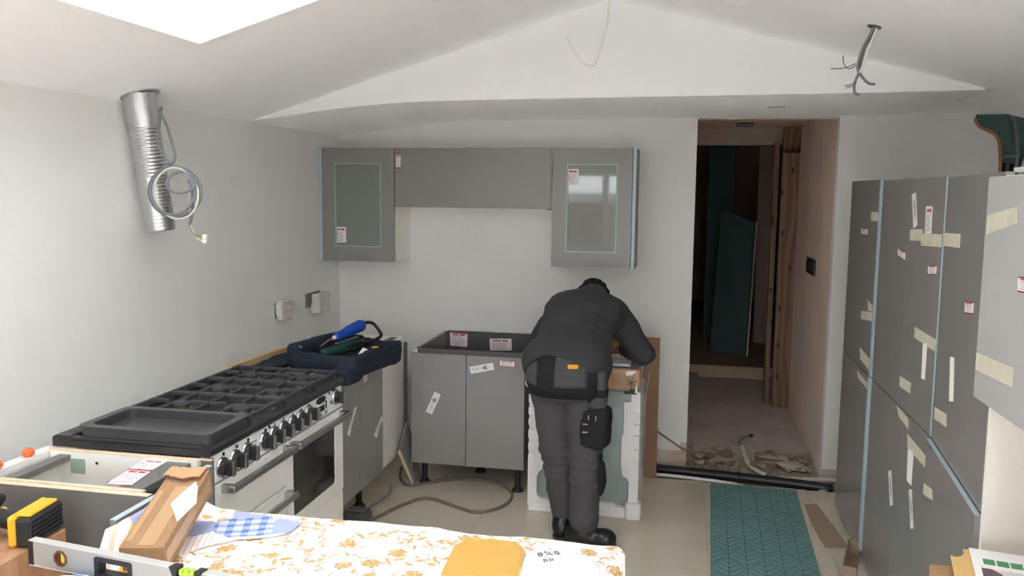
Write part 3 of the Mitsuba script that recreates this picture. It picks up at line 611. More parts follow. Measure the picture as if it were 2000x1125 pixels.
for x in (0.715, 0.722):
    put(k + '__screw', cyl((x, -3.15 + (x - 0.715) * 9, 0.8615), (x, -3.15 + (x - 0.715) * 9, 0.8632), 0.004, 10), 'm_chrome')
d = put(k + '__door', box(0.8125, -3.52, 0.17, 0.833, -3.04, 0.8625), 'm_grey'); put(d + '__film_edge', box(0.8125, -3.52, 0.8627, 0.833, -3.04, 0.8645), 'm_blue_film'); labels[d + '__film_edge'] = {'label': 'pale blue film on the top edge of the door'}
tray = Polygon([(0.34, -3.29), (0.62, -3.29), (0.62, -3.05), (0.34, -3.05)])
put('plastic_tray', cat(extr(tray, 0.004, trimesh.transformations.translation_matrix((0, 0, 0.179))), extr(tray.difference(tray.buffer(-0.006)), 0.52, trimesh.transformations.translation_matrix((0, 0, 0.179)))), 'm_white_plastic')
tag('plastic_tray', 'white plastic drawer box standing inside the open base cabinet', 'tray')
for x, y in ((0.232, -3.235), (0.232, -3.10)):
    q = put('orange_cap', cat(lathe([[0, 0], [0.012, 0], [0.012, 0.004], [0.019, 0.008], [0.019, 0.018], [0.012, 0.026], [0, 0.028]], (x - 0.035, y, 0.866), n=18)), 'm_orange', 40)
    tag(q, 'orange plastic cap beside the wall ' + ('nearer the left edge of the photo' if y < -3.2 else 'closer to the cooker'), 'cap', 'orange caps behind the open cabinet')
put('wall_pipe_bracket', box(0.170, -3.36, 0.845, 0.215, -2.98, 0.8655), 'm_white_plastic'); tag('wall_pipe_bracket', 'white rail behind the open cabinet carrying the orange caps', 'rail')

# ------------------------------------------------------------------ range cooker (front faces +x)
k = tag('range_cooker', 'wide range cooker with black gas hob and white enamel front', 'cooker')
CY0, CY1, CX0, CX1 = -2.985, -1.880, 0.205, 0.800
put(k + '__body', cat(box(CX0, CY0, 0.09, CX1 - 0.045, CY1, 0.845), box(CX0 + 0.05, CY0 + 0.05, 0.0, CX1 - 0.12, CY1 - 0.05, 0.09)), 'm_enamel')
pn = Polygon([(CX1 - 0.045, 0.775), (CX1 - 0.002, 0.775), (CX1 - 0.008, 0.872), (CX1 - 0.045, 0.872)])
def along_y(poly, y0, d):
    m = trimesh.creation.extrude_polygon(poly, d, engine='earcut'); m.apply_transform(np.array([[1, 0, 0, 0], [0, 0, 1, y0], [0, 1, 0, 0], [0, 0, 0, 1.0]])); m.invert() if m.volume < 0 else None
    return m
put(k + '__control_panel', along_y(pn, CY0, CY1 - CY0), 'm_enamel')
put(k + '__panel_groove', box(CX1 - 0.044, CY0 + 0.002, 0.768, CX1 - 0.010, CY1 - 0.002, 0.7745), 'm_grey_dark')
hb = Polygon([(CX0, 0.8725), (CX1 - 0.002, 0.8725), (CX1 + 0.004, 0.880), (CX1 + 0.004, 0.896), (CX1 - 0.006, 0.905), (CX1 - 0.035, 0.905), (CX1 - 0.045, 0.898), (CX0 + 0.075, 0.898), (CX0 + 0.068, 0.912), (CX0 + 0.012, 0.912), (CX0, 0.905)])
h = put(k + '__hob', along_y(hb, CY0 - 0.012, CY1 - CY0 + 0.024), 'm_black_enamel', 30)
for m in (box(CX0 + 0.06, CY0 - 0.012, 0.897, CX1 - 0.03, CY0 + 0.012, 0.909, 0.003), box(CX0 + 0.06, CY1 - 0.012, 0.897, CX1 - 0.03, CY1 + 0.012, 0.909, 0.003)): put(h + '__end_rim', m, 'm_black_enamel')
vs = []
for i in range(9):
    y = CY0 + 0.03 + i * 0.12; vs.append(box(CX0 + 0.022, y, 0.9122, CX0 + 0.055, y + 0.085, 0.9126))
for y in [CY0 + 0.03 + i * 0.12 for i in range(9)]: put(h + '__vent', box(CX0 + 0.022, y, 0.9121, CX0 + 0.056, y + 0.088, 0.9132), 'm_black')
# griddle tray at the near end
G0, G1, GA, GB = CX0 + 0.085, CX1 - 0.018, CY0 + 0.008, CY0 + 0.285
outer = Polygon([(G0, GA), (G1, GA), (G1, GB), (G0, GB)]).buffer(-0.03).buffer(0.03); inner = outer.buffer(-0.03).buffer(-0.03).buffer(0.03)
tr = lambda z: trimesh.transformations.translation_matrix((0, 0, z))
g = put(k + '__griddle', cat(extr(outer.difference(inner), 0.034, tr(0.906)), extr(outer, 0.010, tr(0.902)), extr(outer.buffer(0.006).difference(inner.buffer(0.004)), 0.006, tr(0.938))), 'm_griddle')
# pan supports: three cast iron grids
for i, (ya, yb) in enumerate(((GB + 0.008, GB + 0.275), (GB + 0.281, GB + 0.545), (GB + 0.551, CY1 - 0.012))):
    bars = []; xa, xb = CX0 + 0.082, CX1 - 0.018; zt = 0.940; ym, w = (ya + yb) / 2, 0.006
    for y in (ya + w, yb - w): bars.append(box(xa, y - w, zt - 0.017, xb, y + w, zt, 0.003))
    for x in (xa + w, (xa + xb) / 2, xb - w): bars.append(box(x - w, ya, zt - 0.017, x + w, yb, zt, 0.003))
    for xc in ((xa * 3 + xb) / 4, (xa + xb * 3) / 4):
        for s in (-1, 1):
            bars.append(box(xc - w, ym + s * 0.045, zt - 0.015, xc + w, ym + s * (yb - ya) / 2, zt + 0.003, 0.003)); bars.append(box(xc + s * 0.045, ym - w, zt - 0.015, xc + s * (xb - xa) / 4, ym + w, zt + 0.003, 0.003))
    for x in (xa + 0.01, xb - 0.01):
        for y in (ya + 0.01, yb - 0.01): bars.append(box(x - w, y - w, 0.898, x + w, y + w, zt - 0.012))
    put(k + '__pan_support', cat(*bars), 'm_cast_iron')
for i, ya in enumerate((GB + 0.1415, GB + 0.413, (GB + 0.551 + CY1 - 0.012) / 2)):
    for j, xc in enumerate(((CX0 * 3 + 0.082 * 3 + CX1 - 0.018) / 4, (CX0 + 0.082 + (CX1 - 0.018) * 3) / 4)):
        r = (0.038, 0.048)[(i + j) % 2]
        b = put(k + '__burner', lathe([[0, 0], [r + 0.012, 0], [r + 0.012, 0.010], [r, 0.012], [r, 0.024], [0, 0.024]], (xc, ya, 0.898), n=28), 'm_brushed' if j or i == 2 else 'm_brass', 30)
        put(b + '__cap', lathe([[0, 0], [r + 0.004, 0], [r + 0.004, 0.006], [r - 0.006, 0.011], [0, 0.011]], (xc, ya, 0.9222), n=28), 'm_cast_iron', 30)
for y in (-2.923, -2.838, -2.756, -2.625, -2.548, -2.471, -2.390, -2.316, -2.237, -1.958):
    z = 0.817 + (y + 2.923) * 0.018; xk = CX1 - 0.004
    kn = put(k + '__knob', lathe([[0, 0], [0.035, 0], [0.0365, 0.006], [0.034, 0.012], [0.027, 0.013], [0, 0.013]], (xk - 0.002, y, z), (1, 0, 0), 28), 'm_chrome', 30)
    put(kn + '__bezel', lathe([[0.0, 0.011], [0.0255, 0.011], [0.0245, 0.020], [0.019, 0.024], [0, 0.0245]], (xk - 0.002, y, z), (1, 0, 0), 24), 'm_plastic_black', 30)
    put(kn + '__grip', box(xk + 0.018, y - 0.009, z - 0.027, xk + 0.046, y + 0.009, z + 0.024, 0.003), 'm_plastic_black')
    put(kn + '__trim', box(xk + 0.0445, y - 0.010, z - 0.028, xk + 0.050, y + 0.010, z + 0.025, 0.002), 'm_chrome')
    if y not in (-1.958,):
        put(k + '__mark', cyl((CX1 - 0.009, y + 0.018, 0.861), (CX1 - 0.005, y + 0.018, 0.861), 0.004, 10), 'm_print')
for y, z in ((-2.955, 0.860), (-2.885, 0.8585), (-2.795, 0.8585), (-2.715, 0.858), (-2.585, 0.858), (-2.555, 0.862), (-1.995, 0.862), (-1.955, 0.866)):
    put(k + '__indicator', cyl((CX1 - 0.012, y - 0.02, z), (CX1 - 0.0035, y - 0.02, z), 0.006, 12), 'm_black')
for i, (y, z) in enumerate(((-2.705, 0.838), (-2.700, 0.824))): put(k + '__model_mark', box(CX1 - 0.008, y - 0.030 + 0.01 * i, z, CX1 - 0.0035, y + 0.030 - 0.012 * i, z + 0.006), 'm_glass_edge')
ov = Point(0, 0).buffer(1.0, 24)
m = extr(ov, 1.0); m.vertices[:] = np.stack([CX1 - 0.009 + 0.006 * m.vertices[:, 2], -2.105 + 0.047 * m.vertices[:, 0], 0.853 + 0.015 * m.vertices[:, 1]], 1); put(k + '__badge', m, 'm_black')
fr2 = along_y(Polygon([(CX1 - 0.010, 0.800), (CX1 - 0.002, 0.800), (CX1 - 0.002, 0.834), (CX1 - 0.010, 0.834)]), -2.145, 0.075)
put(k + '__clock', fr2, 'm_upvc'); put(k + '__clock__display', box(CX1 - 0.003, -2.139, 0.804, CX1 - 0.001, -2.076, 0.830), 'm_black')
put(k + '__clock__side_bar', box(CX1 - 0.009, -2.160, 0.798, CX1 - 0.002, -2.153, 0.832), 'm_plastic_black'); put(k + '__clock__side_bar', box(CX1 - 0.009, -2.060, 0.806, CX1 - 0.002, -2.053, 0.840), 'm_plastic_black')
for y, z in ((-2.120, 0.790), (-2.070, 0.793), (-2.010, 0.820)): put(k + '__button', lathe([[0, 0], [0.009, 0], [0.008, 0.008], [0, 0.010]], (CX1 - 0.004, y, z), (1, 0, 0), 16), 'm_chrome', 40)
YM = -2.437
def cooker_door(ya, yb, za, zb):
    return put(k + '__door', box(CX1 - 0.045, ya + 0.003, za, CX1, yb - 0.003, zb, 0.004), 'm_enamel')
def cooker_handle(d, ya, yb, z):
    put(d + '__handle', box(CX1 + 0.030, ya, z - 0.010, CX1 + 0.052, yb, z + 0.014, 0.004), 'm_brushed')
    for y in (ya + 0.004, yb - 0.032): put(d + '__handle_bracket', box(CX1 - 0.002, y, z - 0.012, CX1 + 0.050, y + 0.028, z + 0.016, 0.003), 'm_brushed')
d = cooker_door(CY0, YM, 0.592, 0.766); cooker_handle(d, CY0 + 0.045, YM - 0.012, 0.742)
d = cooker_door(CY0, YM, 0.10, 0.585); cooker_handle(d, CY0 + 0.19, YM - 0.005, 0.556)
put(d + '__name_plate', box(CX1 - 0.001, -2.585, 0.480, CX1 + 0.001, -2.545, 0.515), 'm_black')
win = Polygon([(-2.392, 0.440), (-1.972, 0.440), (-1.972, 0.712), (-2.392, 0.712)]).buffer(-0.02).buffer(0.02)
yz = lambda poly, x0, dd: (lambda m: (m.apply_transform(np.array([[0, 0, 1, x0], [1, 0, 0, 0], [0, 1, 0, 0], [0, 0, 0, 1.0]])), m)[1])(trimesh.creation.extrude_polygon(poly, dd, engine='earcut'))
dp = Polygon([(YM + 0.003, 0.385), (CY1 - 0.002, 0.385), (CY1 - 0.002, 0.766), (YM + 0.003, 0.766)])
d = put(k + '__door', yz(dp.difference(win), CX1 - 0.045, 0.045), 'm_enamel'); cooker_handle(d, YM + 0.012, CY1 - 0.012, 0.742)
put(d + '__oven_window', yz(win.buffer(0.001), CX1 - 0.012, 0.009), 'm_oven_glass'); labels[d + '__oven_window'] = {'label': 'dark glass oven window'}
put(k + '__drawer', box(CX1 - 0.045, YM + 0.003, 0.10, CX1 - 0.001, CY1 - 0.002, 0.379, 0.004), 'm_enamel')

# ------------------------------------------------------------------ tall units on the right (fronts face -x, at x = 3.2)
XT = 3.2
def tall(key, label, ya, yb, doors, top=1.835, film_edge=None):
    tag(key, label, 'tall cabinet')
    put(key + '__carcass', box(XT + 0.024, ya + 0.002, 0.02, 3.80, yb - 0.002, top - 0.008), 'm_grey_side')
    for (a, b, z0, z1, out) in doors: put(key + '__door', box(XT - out, a, z0, XT + 0.022, b, z1, 0.0012), 'm_grey_tall')
tall('tall_cabinet', 'tall grey cabinet beside the doorway, farthest along the right wall', -1.225, -0.53, [(-1.222, -0.532, 0.903, 1.835, 0), (-1.222, -0.532, 0.02, 0.899, 0)])
put('tall_cabinet__film_edge', cat(box(XT - 0.002, -1.262, 0.902, XT + 0.020, -1.2265, 1.832), box(XT - 0.006, -1.262, 0.05, XT + 0.020, -1.2265, 0.897)), 'm_blue_film'); labels['tall_cabinet__film_edge'] = {'label': 'pale blue film on the panel edge'}
tall('tall_cabinet_001', 'tall grey double cabinet second from the doorway, held by strips of masking tape', -2.262, -1.285, [(-1.802, -1.287, 0.903, 1.830, 0), (-2.262, -1.805, 0.903, 1.828, 0), (-1.802, -1.287, 0.02, 0.899, 0), (-2.262, -1.805, 0.02, 0.899, 0)])
put('tall_cabinet_001__film_edge', box(XT - 0.001, -2.276, 0.903, XT + 0.02, -2.264, 1.828), 'm_blue_film')
k = tag('tall_cabinet_002', 'tall grey cabinet third from the doorway, slightly askew, blue film edge across its middle', 'tall cabinet')
A3 = math.radians(-5.5)
def u3(m): m = m.copy(); m.apply_transform(trimesh.transformations.rotation_matrix(A3, [0, 0, 1])); m.apply_translation((XT, -2.278, 0)); return m
put(k + '__carcass', u3(box(0.024, -0.700, 0.02, 0.50, -0.003, 1.818)), 'm_grey_side')
put(k + '__door', u3(box(0.0, -0.765, 0.905, 0.022, 0, 1.825, 0.0012)), 'm_grey_tall'); put(k + '__door', u3(box(-0.013, -0.765, 0.02, 0.022, 0, 0.896, 0.0012)), 'm_grey_tall')
put(k + '__door_001__film_edge', u3(box(-0.013, -0.764, 0.8962, 0.001, 0, 0.898)), 'm_blue_film')
put(k + '__door_001__blue_tab', u3(box(-0.0138, -0.085, 0.878, -0.0132, -0.055, 0.892)), 'm_blue_tab')
k = tag('oven_housing', 'open white oven housing with a pale grey upper door, nearest on the right', 'tall cabinet'); XO, YO = 3.128, -3.042
put(k + '__carcass', cat(box(XO, YO - 0.018, 0.02, 3.72, YO, 1.815), box(XO, YO - 0.66, 0.02, 3.72, YO - 0.642, 1.815), box(3.70, YO - 0.642, 0.02, 3.72, YO - 0.018, 1.815), box(XO + 0.02, YO - 0.642, 0.30, 3.70, YO - 0.018, 0.32), box(XO + 0.02, YO - 0.642, 1.23, 3.70, YO - 0.018, 1.25), box(XO, YO - 0.642, 1.795, 3.70, YO - 0.018, 1.815)), 'm_carcass')
put(k + '__door', box(XO - 0.023, YO - 0.66, 1.214, XO - 0.002, -2.985, 1.812, 0.0012), 'm_grey_film'); labels[k + '__door'] = {'label': 'pale grey upper door under protective film'}
put(k + '__drawer', box(XO - 0.022, YO - 0.66, 0.02, XO - 0.001, YO - 0.01, 0.295, 0.0012), 'm_grey_tall')
put('top_batten', box(3.20, -3.62, 1.8265, 3.68, -2.88, 1.840), 'm_upvc'); tag('top_batten', 'white board lying on top of the tall cabinets', 'board')
def stick(owner, quad, mat, x=XT, label=None):
    return quad_sheet(owner, [(x, a, b) for a, b in quad], (-1, 0, 0), mat, label=label)
def yzrect(y0, y1, z0, z1, sh=0.0): return [(y0, z1), (y1, z1 + sh), (y1, z0 + sh), (y0, z0)]
def stick3(owner, quad, mat, x=0.0):
    c, sn = math.cos(A3), math.sin(A3)
    P = [(XT + x * c - a * sn, -2.278 + x * sn + a * c, b) for a, b in quad]
    return quad_sheet(owner, P, (-c, -sn, 0), mat)
A, B, C, O = 'tall_cabinet', 'tall_cabinet_001', 'tall_cabinet_002', 'oven_housing'
stick(A + '__door__warning_label', yzrect(-0.85, -1.01, 1.56, 1.597, 0.004), 'm_label_small')
stick(A + '__tape', yzrect(-1.065, -1.22, 1.639, 1.682), 'm_tape'); stick(A + '__tape', yzrect(-0.965, -1.22, 1.141, 1.184, 0.025), 'm_tape')
stick(A + '__tape', [(-1.10, 1.254), (-1.215, 1.240), (-1.215, 1.212), (-1.115, 1.205)], 'm_tape')
stick(A + '__tape', [(-0.979, 1.000), (-1.22, 0.985), (-1.22, 0.928), (-1.000, 0.945)], 'm_tape'); stick(A + '__tape', [(-0.936, 0.873), (-1.22, 0.862), (-1.22, 0.832), (-0.985, 0.841)], 'm_tape')
stick(B + '__order_label', [(-1.807, 1.764), (-1.867, 1.774), (-1.921, 1.645), (-1.863, 1.631)], 'm_label_strip'); stick(B + '__order_label', [(-2.027, 1.722), (-2.115, 1.723), (-2.119, 1.622), (-2.03, 1.620)], 'm_label_plain')
stick(B + '__tape', yzrect(-1.817, -2.000, 1.582, 1.626, 0.008), 'm_tape'); stick(B + '__tape', yzrect(-1.990, -2.262, 1.572, 1.618, 0.009), 'm_tape', XT - 0.001); stick3(C + '__tape', yzrect(-0.001, -0.271, 1.588, 1.633, 0.008), 'm_tape')
stick(B + '__door__warning_label', [(-1.635, 1.543), (-1.765, 1.532), (-1.766, 1.495), (-1.642, 1.508)], 'm_label_small'); stick(B + '__door_001__warning_label', yzrect(-2.106, -2.214, 1.471, 1.506, 0.009), 'm_label_small'); stick3(C + '__door__warning_label', yzrect(-0.402, -0.518, 1.404, 1.441, 0.012), 'm_label_small')
stick(B + '__tape', yzrect(-1.976, -2.262, 1.214, 1.257, -0.003), 'm_tape'); stick(B + '__order_label', [(-2.106, 1.213), (-2.166, 1.224), (-2.165, 1.086), (-2.116, 1.083)], 'm_paper', XT - 0.001); stick3(C + '__order_label', [(-0.238, 1.239), (-0.302, 1.248), (-0.333, 1.111), (-0.270, 1.098)], 'm_paper')
stick(B + '__tape', yzrect(-1.80, -1.975, 0.982, 1.026, 0.008), 'm_tape'); stick3(C + '__tape', [(-0.037, 1.023), (-0.244, 1.049), (-0.259, 1.008), (-0.043, 0.982)], 'm_tape')
stick(B + '__tape', [(-1.779, 0.897), (-1.968, 0.889), (-1.978, 0.849), (-1.817, 0.860)], 'm_tape'); stick(B + '__tape', [(-1.966, 0.831), (-2.25, 0.820), (-2.25, 0.776), (-1.979, 0.779)], 'm_tape')
stick(B + '__order_label', [(-1.988, 0.773), (-2.075, 0.799), (-2.073, 0.653), (-2.003, 0.650)], 'm_paper'); stick(B + '__order_label', [(-1.704, 0.592), (-1.755, 0.611), (-1.816, 0.481), (-1.767, 0.459)], 'm_label_strip')
stick(B + '__order_label', [(-2.041, 0.627), (-2.083, 0.642), (-2.139, 0.509), (-2.098, 0.491)], 'm_label_strip')
stick3(C + '__tape', [(-0.004, 0.735), (-0.172, 0.766), (-0.184, 0.732), (-0.004, 0.693)], 'm_tape', -0.013)
stick(O + '__tape', [(-2.999, 1.710), (-3.205, 1.736), (-3.215, 1.697), (-2.999, 1.657)], 'm_tape', XO - 0.023); stick(O + '__tape', yzrect(-2.99, -3.26, 1.290, 1.338, 0.010), 'm_tape', XO - 0.023)
stick(O + '__door__warning_label', yzrect(-3.245, -3.33, 1.532, 1.569, 0.004), 'm_label_small', XO - 0.023)

# ------------------------------------------------------------------ the bent-over man
k = tag('person', 'person in dark fleece and black-grey work trousers bending over the packed appliance, writing', 'person')
HIP = np.array([1.765, -1.335, 0.905]); CH = np.array([1.815, -1.02, 1.125]); NECK = np.array([1.835, -0.865, 1.185]); HEAD = np.array([1.812, -0.775, 1.192])
SHL, SHR = np.array([1.68, -0.93, 1.125]), np.array([1.965, -0.95, 1.115])
ELL, ELR = np.array([1.54, -0.83, 0.915]), np.array([2.112, -0.905, 0.905])
WRL, WRR = np.array([1.76, -0.70, 0.885]), np.array([2.005, -0.735, 0.885])
KNL, KNR = np.array([1.705, -1.285, 0.470]), np.array([1.862, -1.335, 0.455])
ANL, ANR = np.array([1.752, -1.255, 0.105]), np.array([1.868, -1.385, 0.105])
THL, THR = np.array([1.675, -1.315, 0.84]), np.array([1.848, -1.335, 0.835])
def wr(P, f, a, s=0): return a * (meshkit.fbm(P * f, 3, s) - 0.5)
rot = lambda rx: trimesh.transformations.rotation_matrix(math.radians(rx), [1, 0, 0])[:3, :3]
def hand_sdf(P, w, dirv, up, side):
    """palm, four curled fingers and a thumb; w = wrist"""
    d = np.asarray(dirv, float); d /= np.linalg.norm(d); u = np.asarray(up, float); u -= d * (u @ d); u /= np.linalg.norm(u); s = np.cross(d, u) * side
    M = np.stack([s, d, u], 1); D = d_box(P, w + d * 0.048, (0.034, 0.042, 0.013), 0.012, M)
    for i, (o, L) in enumerate(((-0.026, 0.066), (-0.0085, 0.075), (0.0085, 0.071), (0.026, 0.056))):
        b = w + d * 0.088 + s * o; m1 = b + d * L * 0.42 - u * 0.006; m2 = m1 + d * L * 0.22 - u * L * 0.28; m4 = m2 - d * L * 0.05 - u * L * 0.22
        D = np.minimum(D, smin(smin(d_cone(P, b, m1, 0.0092, 0.0085), d_cone(P, m1, m2, 0.0085, 0.0078), 0.003), d_cone(P, m2, m4, 0.0078, 0.0068), 0.003))
    t0 = w + d * 0.025 - s * 0.030; t1 = t0 + d * 0.035 - s * 0.022 - u * 0.008; t2 = t1 + d * 0.030 + s * 0.002 - u * 0.012
    return smin(D, smin(d_cone(P, t0, t1, 0.0125, 0.0105), d_cone(P, t1, t2, 0.0105, 0.0085), 0.004), 0.006)
hdR, hdL = np.array([-0.92, 0.22, -0.10]), np.array([0.75, 0.55, -0.05])
def body_fn(P):
    D = d_cone(P, HIP + [0, 0.06, -0.02], CH + [0, 0, -0.03], 0.085, 0.085)
    for a, b, ra, rb in ((CH, NECK, 0.08, 0.055), (NECK, HEAD, 0.052, 0.055), (CH, SHL, 0.07, 0.055), (CH, SHR, 0.07, 0.055), (SHL, ELL, 0.048, 0.040), (SHR, ELR, 0.048, 0.040), (ELL, WRL, 0.038, 0.026), (ELR, WRR, 0.038, 0.026), (HIP, THL, 0.08, 0.075), (HIP, THR, 0.08, 0.075), (THL, KNL, 0.078, 0.052), (THR, KNR, 0.078, 0.052), (KNL, ANL, 0.050, 0.036), (KNR, ANR, 0.050, 0.036)):
        D = smin(D, d_cone(P, a, b, ra, rb), 0.03)
    hc = HEAD + np.array([0.01, 0.075, -0.035]); Mh = rot(-118)
    D = smin(D, d_ell(P, hc, (0.076, 0.092, 0.112), Mh), 0.02)
    fwd = np.array([0.0, 0.47, -0.88]); upv = np.array([0.0, 0.88, 0.47])
    D = smin(D, d_cone(P, hc + fwd * 0.078 + upv * 0.0, hc + fwd * 0.108 - upv * 0.03, 0.010, 0.014), 0.012)       # nose
    D = smin(D, d_cone(P, hc + fwd * 0.062 - upv * 0.085 - [0.025, 0, 0], hc + fwd * 0.062 - upv * 0.085 + [0.025, 0, 0], 0.03), 0.03)   # chin and jaw
    for s in (-1, 1):
        e = hc + np.array([s * 0.031, 0, 0]) + fwd * 0.085 + upv * 0.012; D = np.maximum(D, -d_ell(P, e, (0.014, 0.012, 0.010)) * 0.8) if False else D
        D = smin(D, d_ell(P, hc + np.array([s * 0.077, 0, 0]) - upv * 0.005, (0.010, 0.020, 0.030), Mh), 0.006)      # ears
    D = np.minimum(D, hand_sdf(P, WRR, hdR, (0, -0.15, 1), -1)); D = np.minimum(D, hand_sdf(P, WRL, hdL, (0, -0.15, 1), 1))
    return D
put(k + '__body', snet(body_fn, (1.40, -1.52, 0.05), (2.24, -0.50, 1.34), 0.0075), 'm_skin', True); labels[k + '__body'] = {'label': 'brown hand and head seen beyond the fleece'}

def torso_fn(P, g=0.0):
    back = d_ell(P, (HIP + CH) / 2 + [-0.012, 0.02, 0.005], (0.192, 0.30, 0.128), rot(33))
    D = smin(back, d_ell(P, CH + [-0.004, 0.0, 0.0], (0.208, 0.155, 0.118), rot(25)), 0.06)
    D = smin(D, d_cone(P, HIP + [-0.085, 0.012, 0.0], HIP + [0.070, 0.010, -0.004], 0.150), 0.05)
    D = smin(D, d_cone(P, CH, NECK, 0.105, 0.070), 0.05)
    for s, e, w in ((SHL, ELL, WRL), (SHR, ELR, WRR)):
        D = smin(D, d_cone(P, s, e, 0.082, 0.063), 0.05)
        D = smin(D, d_cone(P, e, w + (w - e) * -0.06, 0.060, 0.042), 0.022)
    return D - g
def jacket_sdf(P):
    D = torso_fn(P) + wr(P, 8, 0.024, 1) + wr(P * [1, 1, 1.6], 19, 0.010, 2)
    hem = (P - np.array([1.740, -1.36, 0.912])) @ np.array([0.06, 0.50, 0.866]) + 0.02 * np.sin((P[:, 0] - 1.72) * 9) + 0.25 * (P[:, 0] - 1.74) ** 2 * np.sign(0.1)
    hem = hem + 0.80 * np.clip(P[:, 0] - 1.80, 0, 1) + 0.55 * np.clip(1.68 - P[:, 0], 0, 1)
    armzone = np.minimum(np.linalg.norm((P - ELR), axis=1), np.linalg.norm(P - ELL, axis=1)) < 0.24
    return np.where(armzone & (P[:, 1] > -1.12), D, np.maximum(D, -hem))
put(k + '__fleece', snet(jacket_sdf, (1.40, -1.60, 0.78), (2.26, -0.60, 1.34), 0.008), 'm_jacket', True); labels[k + '__fleece'] = {'label': 'dark charcoal fleece jacket'}
put(k + '__fleece__collar', snet(lambda P: np.abs(d_cone(P, NECK - [0.012, 0.03, 0.0], NECK + [0.002, 0.028, 0.0], 0.070, 0.072)) - 0.008 + 0.02 * (np.abs((P - NECK) @ np.array([0.1, 0.86, 0.0])) > 0.035), (1.68, -1.02, 1.04), (1.98, -0.70, 1.34), 0.006), 'm_jacket', True)
hc = HEAD + np.array([0.01, 0.075, -0.035]); Mh = rot(-118)
def hair_fn(P):
    D = d_ell(P, hc - np.array([0, 0.0, -0.012]), (0.092, 0.104, 0.120), Mh) + wr(P, 40, 0.040, 4) + wr(P, 110, 0.020, 5)
    return np.maximum(D, ((P - hc) @ np.array([0.0, 0.47, -0.88])) - 0.02)
put(k + '__hair', snet(hair_fn, (1.68, -0.88, 1.0), (1.97, -0.54, 1.34), 0.0055), 'm_hair', True); labels[k + '__hair'] = {'label': 'short black hair'}

def trouser_sdf(P, g=0.0, w=True):
    D = smin(d_cone(P, HIP + [-0.075, 0.0, -0.01], HIP + [0.078, 0.0, -0.01], 0.110), d_ell(P, HIP + [0.0, -0.035, -0.055], (0.188, 0.135, 0.125)), 0.05)
    D = smin(D, smin(d_cone(P, HIP + [-0.075, -0.02, -0.07], THL + [0, 0, -0.06], 0.118, 0.100), d_cone(P, HIP + [0.08, -0.02, -0.07], THR + [0, 0, -0.06], 0.118, 0.100), 0.012), 0.03)
    for t, kn, a in ((THL, KNL, ANL), (THR, KNR, ANR)):
        L = smin(d_cone(P, t + [0, 0, -0.06], kn, 0.100, 0.079), d_cone(P, kn, a + [0, 0, 0.03], 0.080, 0.074), 0.03)
        D = smin(D, L, 0.006) if t is THR else smin(D, L, 0.02)
    if w:
        q = P * [1, 1, 1]
        D = D + wr(q * [6, 6, 13], 1.6, 0.016, 8) + 0.0045 * np.sin(P[:, 2] * 140 + 9 * meshkit.fbm(P * 7, 2, 3)) * np.clip(1 - np.abs(P[:, 2] - 0.40) / 0.22, 0, 1)
        D = D + wr(P, 20, 0.007, 9)
    return D - g
put(k + '__trousers', snet(lambda P: np.maximum(trouser_sdf(P), np.maximum(0.052 - P[:, 2], P[:, 2] - 1.02)), (1.40, -1.62, 0.03), (2.10, -1.05, 1.06), 0.0075), 'm_trousers', True); labels[k + '__trousers'] = {'label': 'dark grey work trousers'}
def patch_on(key, region, g, mat, lo, hi, h=0.0065, label=None):
    m = snet(lambda P: np.maximum(np.maximum(trouser_sdf(P, g), -trouser_sdf(P, g - 0.014)), region(P)), lo, hi, h)
    kk = put(key, m, mat, True)
    if label: labels[kk] = {'label': label}
    return kk
def rg(x0, x1, z0, z1, y1=-1.33):
    return lambda P: np.maximum.reduce([x0 - P[:, 0], P[:, 0] - x1, z0 - P[:, 2], P[:, 2] - z1, P[:, 1] - y1])
lo_, hi_ = (1.42, -1.64, 0.60), (2.10, -1.22, 1.0)
K = k + '__trousers'
patch_on(K + '__seat_yoke', rg(1.633, 1.72, 0.80, 0.99), 0.005, 'm_trouser_black', lo_, hi_, label='black centre panel of the seat')
patch_on(K + '__seat_band', rg(1.52, 1.915, 0.760, 0.825), 0.006, 'm_trouser_black', lo_, hi_, label='black band across the seat')
patch_on(K + '__back_pocket', rg(1.548, 1.629, 0.829, 0.965), 0.006, 'm_trousers', lo_, hi_)
patch_on(K + '__back_pocket', rg(1.724, 1.872, 0.829, 0.968), 0.008, 'm_trousers', lo_, hi_)
patch_on(K + '__side_panel', rg(1.876, 1.925, 0.74, 0.98, -1.28), 0.005, 'm_trouser_black', lo_, hi_)
patch_on(K + '__badge', rg(1.785, 1.836, 0.918, 0.937), 0.013, 'm_badge', (1.75, -1.66, 0.9), (1.92, -1.25, 1.0), 0.004, label='small orange-yellow cloth badge at the waist')
# tool holster pocket hanging at the right hip
put(K + '__holster_pocket', snet(lambda P: d_box(P, (1.925, -1.385, 0.805), (0.042, 0.055, 0.100), 0.022, rot(6)) + wr(P, 14, 0.010, 3), (1.86, -1.50, 0.64), (2.03, -1.26, 0.94), 0.007), 'm_trousers', True)
put(K + '__holster_pocket__band', snet(lambda P: np.maximum(d_box(P, (1.925, -1.387, 0.805), (0.046, 0.058, 0.104), 0.022, rot(6)) + wr(P, 14, 0.010, 3), np.abs(P[:, 2] - 0.790) - 0.020), (1.86, -1.50, 0.70), (2.03, -1.26, 0.83), 0.006), 'm_trouser_black', True)
